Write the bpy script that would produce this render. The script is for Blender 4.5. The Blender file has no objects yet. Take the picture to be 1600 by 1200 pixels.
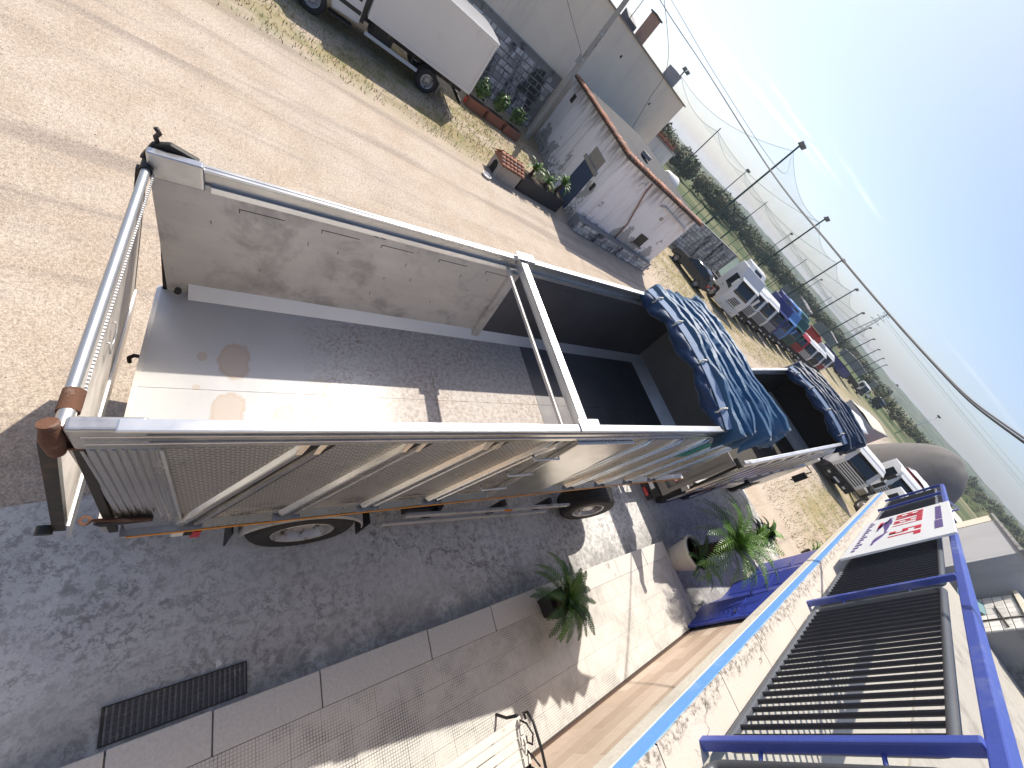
import bpy, bmesh, math, random
from mathutils import Vector, Matrix, noise as mnoise
random.seed(7)
R = math.radians
S = bpy.context.scene
COL = S.collection

# ------------------------------------------------------------------ camera
cam = bpy.data.cameras.new('camera'); camo = bpy.data.objects.new('camera', cam); COL.objects.link(camo)
cam.sensor_width = 36.0; cam.lens = 13.9725; cam.clip_start = 0.05; cam.clip_end = 6000
camo.matrix_world = Matrix(((0.29955609, -0.84960306, 0.43409768, 0.0),
                            (0.72293315, -0.09478663, -0.68438524, 0.0),
                            (0.62260245, 0.51883537, 0.58581230, 5.4),
                            (0, 0, 0, 1)))
S.camera = camo

# ------------------------------------------------------------------ light
LX, LY, LZ = 0.605, -0.405, -1.0            # the way the sunlight travels
SUN_EL = math.atan2(1.0, math.hypot(LX, LY)); SUN_AZ = math.atan2(-LX, -LY)   # compass angle from +Y towards +X
w = bpy.data.worlds.new('World'); S.world = w; w.use_nodes = True
wn = w.node_tree; wn.nodes.clear()
def wnode(t, **k):
    n = wn.nodes.new(t)
    for a, b in k.items(): setattr(n, a, b)
    return n
sky = wnode('ShaderNodeTexSky', sky_type='NISHITA', sun_disc=False, sun_elevation=SUN_EL, sun_rotation=SUN_AZ,
            altitude=50, air_density=0.75, dust_density=2.4, ozone_density=3.2)
bg = wnode('ShaderNodeBackground'); wo = wnode('ShaderNodeOutputWorld')
bg.inputs['Strength'].default_value = 0.113
# thin high clouds: noise on the plane of a cloud layer
tc = wnode('ShaderNodeTexCoord'); sep = wnode('ShaderNodeSeparateXYZ'); wn.links.new(tc.outputs['Generated'], sep.inputs[0])
def wmath(op, a, b=None, clamp=False):
    n = wnode('ShaderNodeMath', operation=op, use_clamp=clamp)
    for i, v in enumerate((a, b)):
        if v is None: continue
        if isinstance(v, (int, float)): n.inputs[i].default_value = v
        else: wn.links.new(v, n.inputs[i])
    return n.outputs[0]
zc = wmath('MAXIMUM', sep.outputs[2], 0.02)
u = wmath('DIVIDE', sep.outputs[0], zc); v = wmath('DIVIDE', sep.outputs[1], zc)
cmb = wnode('ShaderNodeCombineXYZ'); wn.links.new(u, cmb.inputs[0]); wn.links.new(v, cmb.inputs[1])
mp = wnode('ShaderNodeMapping'); mp.inputs['Rotation'].default_value = (0, 0, R(-40)); mp.inputs['Scale'].default_value = (0.6, 2.6, 1)
wn.links.new(cmb.outputs[0], mp.inputs[0])
nz = wnode('ShaderNodeTexNoise'); nz.inputs['Scale'].default_value = 0.9; nz.inputs['Detail'].default_value = 9; nz.inputs['Roughness'].default_value = 0.66; nz.inputs['Distortion'].default_value = 0.4
wn.links.new(mp.outputs[0], nz.inputs[0])
def wisp(ax, ay, bx, by, wd, amt):         # a streak of cirrus on the cloud plane, frayed by the noise
    L_ = math.hypot(bx - ax, by - ay); ex, ey = (bx - ax) / L_, (by - ay) / L_
    du, dv = wmath('SUBTRACT', u, ax), wmath('SUBTRACT', v, ay)
    al = wmath('ADD', wmath('MULTIPLY', du, ex), wmath('MULTIPLY', dv, ey)); ac = wmath('ABSOLUTE', wmath('SUBTRACT', wmath('MULTIPLY', dv, ex), wmath('MULTIPLY', du, ey)))
    t_ = wmath('MULTIPLY', wmath('MULTIPLY', wmath('MULTIPLY', al, 1.6 / L_, True), wmath('MULTIPLY', wmath('SUBTRACT', L_, al), 2.2 / L_, True)), 1.0)
    c_ = wmath('SUBTRACT', 1.0, wmath('DIVIDE', ac, wd), True)
    return wmath('MULTIPLY', wmath('MULTIPLY', c_, t_), amt)
ws = wisp(-6.0, 5.0, -3.5, 6.9, .34, 1.0)
for q_ in ((-4.5, 4.5, -3.2, 6.7, .22, 1.0), (-3.15, 5.1, -2.4, 6.6, .18, .6), (-8.2, 4.4, -5.6, 6.2, .35, .6), (-1.5, 9.5, .6, 11.2, .4, .35), (2.5, 8.0, 5.5, 9.8, .5, .6), (4, 3, 7, 4.4, .4, .6), (-7, -2, -4, 0, .4, .6), (1, -6, 4, -5, .5, .6)):
    ws = wmath('MAXIMUM', ws, wisp(*q_))
cl = wmath('MULTIPLY', ws, wmath('MULTIPLY', wmath('SUBTRACT', nz.outputs[0], 0.36), 3.4, True), True)
cl = wmath('MULTIPLY', cl, 0.9)
mix = wnode('ShaderNodeMixRGB'); wn.links.new(cl, mix.inputs[0]); wn.links.new(sky.outputs[0], mix.inputs[1]); mix.inputs[2].default_value = (8.6, 8.4, 8.2, 1)
wn.links.new(mix.outputs[0], bg.inputs['Color']); wn.links.new(bg.outputs[0], wo.inputs[0])
sl = bpy.data.lights.new('sun', 'SUN'); sl.energy = 3.6; sl.angle = R(0.53); sl.color = (1.0, 0.93, 0.82)
so = bpy.data.objects.new('sun', sl); COL.objects.link(so)
so.rotation_euler = Vector((-LX, -LY, -LZ)).to_track_quat('Z', 'Y').to_euler(); so.location = (-20, 12, 30)
S.view_settings.view_transform = 'Standard'; S.view_settings.look = 'None'; S.view_settings.exposure = 0.72; S.view_settings.gamma = 1.0
S.view_settings.use_curve_mapping = False
S.cycles.max_bounces = 5; S.cycles.diffuse_bounces = 4; S.cycles.glossy_bounces = 3; S.cycles.volume_bounces = 0; S.cycles.use_light_tree = False; S.cycles.transparent_max_bounces = 12; S.cycles.sample_clamp_indirect = 6.0; S.cycles.caustics_reflective = False; S.cycles.caustics_refractive = False

# ------------------------------------------------------------------ material helpers
class NT:
    def __init__(s, name):
        s.m = bpy.data.materials.new(name); s.m.use_nodes = True; s.t = s.m.node_tree
        s.b = s.t.nodes['Principled BSDF']; s.out = s.t.nodes['Material Output']
    def new(s, t, **k):
        n = s.t.nodes.new(t)
        for a, b in k.items(): setattr(n, a, b)
        return n
    def put(s, sock, v):
        if isinstance(v, bpy.types.NodeSocket): s.t.links.new(v, sock)
        else: sock.default_value = v
    def math(s, op, a, b=0.0, clamp=False):
        n = s.new('ShaderNodeMath', operation=op, use_clamp=clamp); s.put(n.inputs[0], a); s.put(n.inputs[1], b); return n.outputs[0]
    def pos(s): return s.new('ShaderNodeNewGeometry').outputs['Position']
    def obj(s): return s.new('ShaderNodeTexCoord').outputs['Object']
    def map(s, v, scale=(1, 1, 1), rot=(0, 0, 0), loc=(0, 0, 0)):
        n = s.new('ShaderNodeMapping'); s.put(n.inputs[0], v); n.inputs['Scale'].default_value = scale; n.inputs['Rotation'].default_value = rot; n.inputs['Location'].default_value = loc; return n.outputs[0]
    def noise(s, v, sc, det=4, ro=.55, dist=0.):
        n = s.new('ShaderNodeTexNoise'); s.put(n.inputs['Vector'], v); n.inputs['Scale'].default_value = sc; n.inputs['Detail'].default_value = det; n.inputs['Roughness'].default_value = ro; n.inputs['Distortion'].default_value = dist; return n.outputs[0]
    def voro(s, v, sc, feat='F1', out=0):
        n = s.new('ShaderNodeTexVoronoi', feature=feat); s.put(n.inputs['Vector'], v); n.inputs['Scale'].default_value = sc; return n.outputs[out]
    def step(s, v, lo, hi):          # smooth 0..1 between lo and hi
        n = s.new('ShaderNodeMapRange', interpolation_type='SMOOTHSTEP'); s.put(n.inputs[0], v); n.inputs[1].default_value = lo; n.inputs[2].default_value = hi; return n.outputs[0]
    def mix(s, f, a, b, mode='MIX'):
        n = s.new('ShaderNodeMixRGB', blend_type=mode); s.put(n.inputs[0], f)
        for i, c in ((1, a), (2, b)):
            s.put(n.inputs[i], c if isinstance(c, bpy.types.NodeSocket) else (*c, 1))
        return n.outputs[0]
    def bump(s, h, st=.3, d=.01):
        n = s.new('ShaderNodeBump'); n.inputs['Strength'].default_value = st; n.inputs['Distance'].default_value = d; s.put(n.inputs['Height'], h); s.t.links.new(n.outputs[0], s.b.inputs['Normal'])
    def fin(s, col=None, rough=None, metal=None, **k):
        for nm, val in (('Base Color', col), ('Roughness', rough), ('Metallic', metal)):
            if val is None: continue
            if isinstance(val, tuple): val = (*val, 1)
            s.put(s.b.inputs[nm], val)
        for a, b in k.items(): s.put(s.b.inputs[a], b)
        return s.m
    def sepx(s, v):
        n = s.new('ShaderNodeSeparateXYZ'); s.put(n.inputs[0], v); return n.outputs
def sc3(c, f): return tuple(min(1, max(0, x * f)) for x in c)
def mat(name, col, rough=.6, metal=0., var=.14, scale=2.5, fine=45., finev=.08, bump=0., bscale=60., spec=.5, dirt=None, dirts=1.2, dlo=.52, dhi=.72, obj=False, **k):
    n = NT(name); p = n.obj() if obj else n.pos()
    c = n.mix(n.noise(p, scale, 5), sc3(col, 1 - var), sc3(col, 1 + var))
    if finev: c = n.mix(finev * 2, c, n.mix(n.noise(p, fine, 3), sc3(col, .5), sc3(col, 1.35)))
    if dirt is not None: c = n.mix(n.step(n.noise(p, dirts, 7, .68), dlo, dhi), c, dirt)
    r = n.math('ADD', rough - .08, n.math('MULTIPLY', n.noise(p, scale * 3, 3), .16))
    if bump: n.bump(n.noise(p, bscale, 5), bump, .01)
    return n.fin(c, r, metal, **{'Specular IOR Level': spec, **k})

# ------------------------------------------------------------------ mesh helper
class MB:
    def __init__(s, M=None): s.v = []; s.f = []; s.M = M
    def add(s, vs, fs):
        o = len(s.v)
        for p in vs:
            p = Vector(p); s.v.append(s.M @ p if s.M else p)
        s.f += [[o + i for i in f] for f in fs]; return s
    def box(s, x0, x1, y0, y1, z0, z1):
        return s.add([(x, y, z) for z in (z0, z1) for y in (y0, y1) for x in (x0, x1)],
                     [(0, 2, 3, 1), (4, 5, 7, 6), (0, 1, 5, 4), (2, 6, 7, 3), (0, 4, 6, 2), (1, 3, 7, 5)])
    def cbox(s, c, d, rz=0., rx=0., ry=0.):
        m = Matrix.Translation(c) @ Matrix.Rotation(rz, 4, 'Z') @ Matrix.Rotation(ry, 4, 'Y') @ Matrix.Rotation(rx, 4, 'X')
        a, b, e = d[0] / 2, d[1] / 2, d[2] / 2
        return s.add([m @ Vector((x, y, z)) for z in (-e, e) for y in (-b, b) for x in (-a, a)],
                     [(0, 2, 3, 1), (4, 5, 7, 6), (0, 1, 5, 4), (2, 6, 7, 3), (0, 4, 6, 2), (1, 3, 7, 5)])
    def beam(s, p, q, w_, h_, up=(0, 0, 1)):
        p, q = Vector(p), Vector(q); d = (q - p).normalized(); a = d.cross(Vector(up))
        if a.length < 1e-4: a = d.cross(Vector((1, 0, 0)))
        a.normalize(); b = a.cross(d)
        a *= w_ / 2; b *= h_ / 2
        return s.add([p - a - b, p + a - b, p + a + b, p - a + b, q - a - b, q + a - b, q + a + b, q - a + b],
                     [(0, 3, 2, 1), (4, 5, 6, 7), (0, 1, 5, 4), (1, 2, 6, 5), (2, 3, 7, 6), (3, 0, 4, 7)])
    def tube(s, pts, r, n=8, cap=True):
        pts = [Vector(p) for p in pts]; m = len(pts); rs = r if isinstance(r, (list, tuple)) else [r] * m
        vs = []; fs = []; a = None
        for i, p in enumerate(pts):
            d = (pts[min(i + 1, m - 1)] - pts[max(i - 1, 0)]).normalized()
            if a is None:
                a = d.cross(Vector((0, 0, 1)))
                if a.length < 1e-3: a = d.cross(Vector((1, 0, 0)))
            a = (a - d * a.dot(d)).normalized(); b = d.cross(a)
            for k in range(n):
                t = 2 * math.pi * k / n; vs.append(p + (a * math.cos(t) + b * math.sin(t)) * rs[i])
        for i in range(m - 1):
            for k in range(n):
                fs.append((i * n + k, i * n + (k + 1) % n, (i + 1) * n + (k + 1) % n, (i + 1) * n + k))
        if cap: fs.append(tuple(range(n))[::-1]); fs.append(tuple((m - 1) * n + k for k in range(n)))
        return s.add(vs, fs)
    def lathe(s, prof, o, ax=(0, 0, 1), n=24, cap=True):      # prof: (radius, height)
        ax = Vector(ax).normalized(); a = ax.cross(Vector((0, 0, 1)))
        if a.length < 1e-3: a = Vector((1, 0, 0))
        a.normalize(); b = ax.cross(a); o = Vector(o); vs = []; fs = []
        for r_, h_ in prof:
            for k in range(n):
                t = 2 * math.pi * k / n; vs.append(o + ax * h_ + (a * math.cos(t) + b * math.sin(t)) * r_)
        for i in range(len(prof) - 1):
            for k in range(n): fs.append((i * n + k, i * n + (k + 1) % n, (i + 1) * n + (k + 1) % n, (i + 1) * n + k))
        if cap: fs.append(tuple(range(n))[::-1]); fs.append(tuple((len(prof) - 1) * n + k for k in range(n)))
        return s.add(vs, fs)
    def prism(s, poly, a0, a1, ax='x'):       # polygon in the other two axes, extruded along ax
        def pt(p, a): return (a, p[0], p[1]) if ax == 'x' else ((p[0], a, p[1]) if ax == 'y' else (p[0], p[1], a))
        n = len(poly); vs = [pt(p, a0) for p in poly] + [pt(p, a1) for p in poly]
        return s.add(vs, [tuple(range(n))[::-1], tuple(range(n, 2 * n))] + [(i, (i + 1) % n, n + (i + 1) % n, n + i) for i in range(n)])
    def grid(s, P, closed=False):             # rows of points
        m = len(P); n = len(P[0]); vs = [p for r_ in P for p in r_]; fs = []
        for i in range(m - 1):
            for j in range(n if closed else n - 1):
                fs.append((i * n + j, i * n + (j + 1) % n, (i + 1) * n + (j + 1) % n, (i + 1) * n + j))
        return s.add(vs, fs)
    def quad(s, a, b, c, d): return s.add([a, b, c, d], [(0, 1, 2, 3)])
    def build(s, name, m=None, parent=None, smooth=False, bevel=0., seg=2, thick=0., mx=None, auto=None, norm=True):
        me = bpy.data.meshes.new(name); me.from_pydata([tuple(p) for p in s.v], [], s.f)
        if bevel or norm or thick:
            bm = bmesh.new(); bm.from_mesh(me)
            if norm: bmesh.ops.recalc_face_normals(bm, faces=bm.faces)
            if bevel:
                es = [e for e in bm.edges if len(e.link_faces) == 2 and e.calc_face_angle(0) > .45]
                bmesh.ops.bevel(bm, geom=es, offset=bevel, segments=seg, affect='EDGES', profile=.6, clamp_overlap=True)
            bm.to_mesh(me); bm.free()
        me.update()
        if smooth: me.polygons.foreach_set('use_smooth', [True] * len(me.polygons))
        if smooth and auto is not None: me.set_sharp_from_angle(angle=R(auto))
        if m: me.materials.append(m)
        o = bpy.data.objects.new(name, me); COL.objects.link(o)
        if parent: o.parent = parent
        if mx is not None: o.matrix_local = mx
        if thick:
            md = o.modifiers.new('thickness', 'SOLIDIFY'); md.thickness = thick; md.offset = 0
        return o
def tag(o, label, cat, group=None, kind=None):
    o['label'] = label
    if cat: o['category'] = cat
    if group: o['group'] = group
    if kind: o['kind'] = kind
    return o
def thing(name, label, cat, loc=(0, 0, 0), rz=0., group=None):
    o = bpy.data.objects.new(name, None); COL.objects.link(o); o.empty_display_size = .2
    o.location = loc; o.rotation_euler = (0, 0, rz); return tag(o, label, cat, group)
def struct(o): o['kind'] = 'structure'; return o
def link_copy(src, parent, mx=None, name=None):
    c = src.copy(); COL.objects.link(c); c.parent = parent
    if mx is not None: c.matrix_local = mx
    return c
def copy_tree(src, parent=None):
    c = src.copy(); COL.objects.link(c); c.parent = parent
    for ch in src.children: copy_tree(ch, c)
    return c
T3 = Matrix.Translation
def RZ(a): return Matrix.Rotation(a, 4, 'Z')
# ------------------------------------------------------------------ materials of the place
def m_gravel():
    n = NT('gravel'); p = n.pos(); x, y, z = n.sepx(p)
    big = n.noise(p, .16, 5, .6); mid = n.noise(p, 1.1, 6, .65); fine = n.noise(p, 48, 5, .75); grit = n.voro(p, 34)
    trk = n.noise(n.map(p, (1.5, .09, 1), (0, 0, R(5))), 1.0, 6, .62, .3)
    c = n.mix(n.step(mid, .3, .72), (.54, .44, .345), (.65, .555, .46))
    c = n.mix(n.math('MULTIPLY', n.step(big, .45, .7), .55), c, (.56, .50, .43))
    c = n.mix(n.math('MULTIPLY', n.step(trk, .50, .66), .7), c, (.36, .305, .26))
    c = n.mix(n.math('MULTIPLY', n.step(n.noise(n.map(p, (1.2, .12, 1), (0, 0, R(2)), (9, 3, 0)), 1.0, 5, .6), .54, .66), .45), c, (.60, .50, .41))
    c = n.mix(.62, c, n.mix(n.step(fine, .3, .70), (.30, .28, .26), (1.12, 1.12, 1.12)), 'MULTIPLY')
    c = n.mix(.55, c, n.mix(n.step(n.noise(p, 18, 7, .82), .36, .6), (.52, .50, .48), (1.18, 1.18, 1.18)), 'MULTIPLY')
    c = n.mix(n.math('MULTIPLY', n.step(n.noise(n.map(p, (1, .5, 1)), 3.2, 8, .75), .52, .66), .35), c, (.34, .29, .25))
    c = n.mix(n.math('MULTIPLY', n.step(grit, .25, .02), .35), c, (.74, .68, .6))
    c = n.mix(n.math('MULTIPLY', n.step(n.noise(p, 13, 7, .8), .55, .72), .4), c, (.30, .25, .21))
    # dry grass: along the far side, round the shed and under the parked lorries
    g1 = n.math('MULTIPLY', n.step(x, -13.2, -16.0), n.step(y, 30.0, 8.0))
    g2 = n.math('MULTIPLY', n.step(y, 21.0, 27.0), n.step(x, -7.5, -11.5))
    g3 = n.math('MULTIPLY', n.step(y, 19.0, 24.0), n.math('MULTIPLY', n.step(x, -.8, 1.2), n.step(y, 60.0, 38.0)))
    gm = n.math('MAXIMUM', n.math('MAXIMUM', g1, g2), g3)
    gm = n.math('MULTIPLY', gm, n.step(n.math('ADD', n.noise(p, .55, 6, .7), n.math('MULTIPLY', n.noise(p, 5, 4, .7), .35)), .5, .78))
    gc = n.mix(n.step(n.noise(p, 2.2, 5, .7), .35, .7), (.33, .25, .12), (.15, .17, .05))
    c = n.mix(n.math('MULTIPLY', gm, .85), c, gc)
    rad = n.math('SQRT', n.math('ADD', n.math('POWER', x, 2.0), n.math('POWER', y, 2.0)))
    far = n.math('MAXIMUM', n.step(rad, 75, 150), n.step(x, -24, -31))
    fc = n.mix(n.step(n.noise(n.map(p, (.012, .03, 1)), 1.0, 3), .45, .68), (.075, .10, .04), (.24, .21, .12))
    c = n.mix(far, c, fc)
    h = n.math('ADD', n.math('MULTIPLY', fine, .6), n.math('MULTIPLY', n.noise(p, 70, 2), .5)); n.bump(h, .75, .02)
    return n.fin(c, .95, 0., **{'Specular IOR Level': .2})
def m_concrete():
    n = NT('worn_concrete'); p = n.pos(); x, y, z = n.sepx(p)
    a = n.noise(p, .45, 9, .72); b = n.noise(p, 10, 10, .84, .2); f = n.noise(p, 75, 5, .75)
    c = n.mix(n.step(a, .35, .68), (.56, .55, .535), (.74, .73, .71))
    c = n.mix(n.math('MULTIPLY', n.step(b, .495, .535), n.math('ADD', .25, n.math('MULTIPLY', n.step(n.noise(n.map(p, (1, 1, 1), (0, 0, .6), (5, 2, 0)), .8, 7, .7), .38, .62), .6))), c, (.27, .26, .25))
    c = n.mix(n.math('MULTIPLY', n.step(n.noise(p, 19, 10, .85, .3), .52, .62), .6), c, (.80, .78, .75))
    edge = n.math('MULTIPLY', n.step(x, -.55, .1), n.step(n.noise(p, 2.5, 5, .7), .2, .6))
    c = n.mix(n.math('MULTIPLY', edge, .7), c, (.19, .185, .18))          # grime washed against the kerb
    ck = n.math('ABSOLUTE', n.math('SUBTRACT', n.math('ADD', n.math('MULTIPLY', x, .9), n.math('MULTIPLY', n.noise(p, 1.1, 8, .7), 1.6)), n.math('ADD', n.math('MULTIPLY', y, .33), -1.0)))
    c = n.mix(n.math('MULTIPLY', n.step(ck, .016, .004), .8), c, (.10, .095, .09))
    oil = n.step(n.noise(n.map(p, (1, .35, 1), (0, 0, .1), (3.3, 8.1, 0)), 1.3, 8, .72), .60, .70)
    c = n.mix(n.math('MULTIPLY', oil, .55), c, (.22, .21, .195))
    c = n.mix(.55, c, n.mix(f, (.5, .5, .5), (1.35, 1.35, 1.35)), 'MULTIPLY')
    n.bump(n.math('ADD', n.math('MULTIPLY', b, .8), n.math('MULTIPLY', f, .35)), .5, .012)
    return n.fin(c, .88, 0., **{'Specular IOR Level': .25})
def m_tile():
    n = NT('ribbed_pavement_tile'); p = n.pos(); x, y, z = n.sepx(p)
    q = .0282
    fx = n.math('ABSOLUTE', n.math('SUBTRACT', n.math('FRACT', n.math('DIVIDE', n.math('SUBTRACT', x, .47), q)), .5))
    fy = n.math('ABSOLUTE', n.math('SUBTRACT', n.math('FRACT', n.math('DIVIDE', y, q)), .5))
    line = n.math('MAXIMUM', n.step(fx, .33, .42), n.step(fy, .33, .42))
    d = n.step(n.noise(p, 1.3, 6, .7, .4), .42, .63)
    wear = n.step(n.noise(p, 3.1, 5, .7), .36, .6)
    base = n.mix(n.noise(p, 2.0, 5), (.59, .565, .53), (.69, .665, .63))
    lc = n.mix(d, (.46, .43, .385), (.16, .155, .15))
    c = n.mix(n.math('MULTIPLY', line, n.math('ADD', .35, n.math('MULTIPLY', wear, .65))), base, lc)
    c = n.mix(n.math('MULTIPLY', d, .22), c, (.36, .345, .33))
    n.bump(n.math('SUBTRACT', 1.0, line), .5, .004)
    return n.fin(c, .75, 0., **{'Specular IOR Level': .35})
def m_stucco(name, col, stain=(.2, .19, .18), streak=.5, lo=.5, hi=.75, fl=.5):
    n = NT(name); p = n.pos()
    c = n.mix(n.noise(p, .8, 6, .65), sc3(col, .86), sc3(col, 1.1))
    st = n.step(n.noise(n.map(p, (1.3, 1.3, .12)), 1.0, 6, .68), lo, hi)
    c = n.mix(n.math('MULTIPLY', st, streak), c, stain)
    c = n.mix(.3, c, n.mix(n.noise(p, 30, 4), (fl, fl, fl), (1.2, 1.2, 1.2)), 'MULTIPLY')
    n.bump(n.noise(p, 25, 6, .7), .35, .02)
    return n.fin(c, .9, 0., **{'Specular IOR Level': .2})
def m_rand(name, cols, rough=.8, fine=30, fv=.25, bump=.4, stain=None, slo=.5, shi=.7):
    n = NT(name); p = n.pos(); r = n.new('ShaderNodeObjectInfo').outputs['Random']
    cr = n.new('ShaderNodeValToRGB'); cr.color_ramp.interpolation = 'CONSTANT'
    e = cr.color_ramp.elements; e[0].color = (*cols[0], 1); e[1].color = (*cols[-1], 1); e[1].position = 1 - 1 / len(cols)
    for i, c_ in enumerate(cols[1:-1], 1): k = e.new(i / len(cols)); k.color = (*c_, 1)
    n.put(cr.inputs[0], r); c = cr.outputs[0]
    c = n.mix(fv, c, n.mix(n.noise(p, fine, 5, .7), (.3, .3, .3), (1.5, 1.5, 1.5)), 'MULTIPLY')
    if stain: c = n.mix(n.step(n.noise(n.map(p, (1, 1, .35)), 1.1, 7, .72), slo, shi), c, stain)
    if bump: n.bump(n.noise(p, fine, 5, .7), bump, .01)
    return n.fin(c, rough, 0., **{'Specular IOR Level': .25})
GRAVEL = m_gravel(); CONC = m_concrete(); TILE = m_tile()
KERB = m_rand('travertine_kerb', [(.60, .58, .55), (.66, .64, .61), (.62, .59, .55)], .75, 40, .45, .35, (.30, .28, .26), .60, .70)
WTILE = m_rand('wood_look_wall_tile', [(.56, .44, .34), (.66, .54, .43), (.50, .38, .29), (.61, .48, .385)], .45, 9, .2, 0)
CREAM = m_stucco('cream_render', (.72, .66, .54), (.35, .3, .24), .3)
def m_coping():
    n = NT('stained_coping'); p = n.pos(); x, y, z = n.sepx(p)
    c = n.mix(n.noise(p, 2.2, 6, .65), (.50, .445, .38), (.61, .55, .48))
    edge = n.step(x, .99, .86)
    k = n.math('MULTIPLY', n.step(n.noise(n.map(p, (1.0, .8, 1)), 26, 9, .8), .46, .60), n.step(n.math('ADD', n.math('MULTIPLY', edge, .45), n.noise(p, 2.4, 6, .7)), .56, .84))
    c = n.mix(n.math('MULTIPLY', k, .85), c, (.10, .085, .07))
    c = n.mix(n.math('MULTIPLY', n.step(n.noise(p, 60, 4, .7), .6, .72), .5), c, (.30, .26, .22))
    cr = n.math('MULTIPLY', n.step(n.voro(n.map(n.mix(.12, p, n.new('ShaderNodeTexNoise').outputs[1]), (1, 1, 0)), 2.6, 'DISTANCE_TO_EDGE'), .010, .003), n.step(n.noise(p, 1.1, 3), .5, .56))
    c = n.mix(n.math('MULTIPLY', cr, .8), c, (.07, .06, .05))
    n.bump(n.math('SUBTRACT', n.noise(p, 45, 6, .75), n.math('MULTIPLY', cr, .8)), .4, .008)
    return n.fin(c, .9, 0., **{'Specular IOR Level': .2})
COPING = m_coping()
BLUEBAND = mat('sky_blue_paint', (.15, .345, .68), .55, 0, .12, 3, dirt=(.5, .6, .72), dlo=.55, dhi=.75)
BLUEP = mat('cobalt_paint', (.035, .06, .36), .35, 0, .12, 4, fine=20)
BLUEL = mat('cobalt_rail_paint', (.055, .085, .36), .42, 0, .16, 4, fine=60, finev=.12, bump=.08, bscale=40, dirt=(.17, .20, .40), dirts=2.5, dlo=.5, dhi=.75)
BARGREY = mat('anthracite_tube', (.10, .105, .115), .45, .2, .2, 6)
BARDARK = mat('dark_bar_paint', (.015, .017, .026), .45, .1, .2, 6)
TERR = m_stucco('terrace_screed', (.47, .45, .39), (.3, .28, .24), .35)
STONE = m_rand('dry_stone', [(.60, .60, .60), (.50, .50, .51), (.68, .68, .67), (.42, .42, .42), (.62, .61, .59)], .9, 14, .5, .8, (.055, .055, .06), .46, .60)
MORTAR = mat('wall_mortar', (.26, .255, .25), .95, 0, .3, 2, bump=.4, dirt=(.05, .05, .05), dirts=1.5)
HOUSE = m_stucco('grey_house_render', (.90, .78, .63), (.52, .47, .41), .45, .46, .8)
def m_shed(name, col):
    n = NT(name); p = n.pos(); x, y, z = n.sepx(p)
    c = n.mix(n.noise(p, 1.2, 6, .7), sc3(col, .9), sc3(col, 1.06))
    st = n.step(n.noise(n.map(p, (2.2, 2.2, .16)), 1.0, 6, .7), .5, .72); c = n.mix(n.math('MULTIPLY', st, .55), c, (.42, .32, .24))
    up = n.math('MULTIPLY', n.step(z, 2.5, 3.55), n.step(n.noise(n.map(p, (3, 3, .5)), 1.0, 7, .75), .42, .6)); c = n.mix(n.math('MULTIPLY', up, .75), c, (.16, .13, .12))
    pe = n.step(n.math('ADD', n.noise(p, .75, 5, .62), n.math('MULTIPLY', z, -.12)), .42, .445); c = n.mix(pe, c, n.mix(n.noise(p, 7, 4), (.36, .35, .335), (.52, .50, .47)))
    lowm = n.math('MULTIPLY', n.step(z, 1.1, .2), n.step(n.noise(p, 4, 6, .75), .48, .6)); c = n.mix(n.math('MULTIPLY', lowm, .8), c, (.13, .125, .12))
    n.bump(n.math('ADD', n.math('MULTIPLY', pe, -.5), n.math('MULTIPLY', n.noise(p, 20, 5), .3)), .5, .03)
    return n.fin(c, .9, 0., **{'Specular IOR Level': .2})
SHED = m_shed('peeling_white_render', (.90, .87, .86))
ROOFT = m_rand('terracotta_tile', [(.36, .17, .11), (.30, .15, .10), (.42, .22, .15), (.26, .16, .13)], .8, 20, .4, .4)
DARKROOF = mat('bitumen_roof', (.05, .05, .055), .85, 0, .3, 2)
IRON = mat('black_cast_iron', (.018, .018, .02), .45, .3, .2, 8)
WOODW = mat('white_painted_slat', (.62, .60, .55), .6, 0, .1, 5, dirt=(.3, .26, .2), dirts=6, dlo=.6, dhi=.75)
POLE = mat('concrete_pole', (.42, .39, .34), .85, 0, .15, 1.5, bump=.2, dirt=(.2, .19, .17))
GREENP = mat('dark_green_paint', (.02, .055, .045), .5, .1, .2, 3)
GALV = mat('galvanised_steel', (.45, .46, .47), .42, .75, .15, 4, obj=True)
CABLE = mat('black_cable', (.03, .03, .032), .5, 0, .2, 6)
CABLE2 = mat('grey_cable', (.19, .18, .175), .5, 0, .2, 6)
BLK = mat('black_plastic', (.018, .018, .02), .5, 0, .2, 6)
RUST = mat('rusty_steel', (.16, .075, .045), .85, .3, .35, 12, bump=.5, bscale=90, dirt=(.30, .21, .16), dirts=9)
DKST = mat('dark_oily_steel', (.04, .038, .036), .55, .5, .3, 8, dirt=(.12, .07, .045), dirts=7)
SOIL = mat('potting_soil', (.055, .038, .026), .95, 0, .4, 20, bump=.8, bscale=80)
WHITEP = mat('white_plastic', (.74, .72, .68), .5, 0, .06, 3)
TERRA = mat('terracotta_planter', (.33, .135, .085), .75, 0, .2, 5, dirt=(.2, .13, .1))

# ------------------------------------------------------------------ ground
Z0 = 0.0
g = MB(); N_ = 3500
g.quad((-N_, -N_, 0), (N_, -N_, 0), (N_, N_, 0), (-N_, N_, 0))
struct(g.build('ground', GRAVEL))
ap = MB()
edgeL = [(-1.92 + .06 * math.sin(i * 1.7) + .05 * math.sin(i * .63 + 2), -9 + i * .65) for i in range(41)]
pts = edgeL + [(.12, 17.0), (.14, 9.46), (1.86, 9.46), (1.86, 9.6), (.16, 9.6)]
poly = [(a, b, .005) for a, b in edgeL] + [(.9, 16.9, .005), (2.4, 16.6, .005), (2.4, -9, .005)]
ap.add(poly, [tuple(range(len(poly)))])
struct(ap.build('concrete_apron', CONC))
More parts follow.
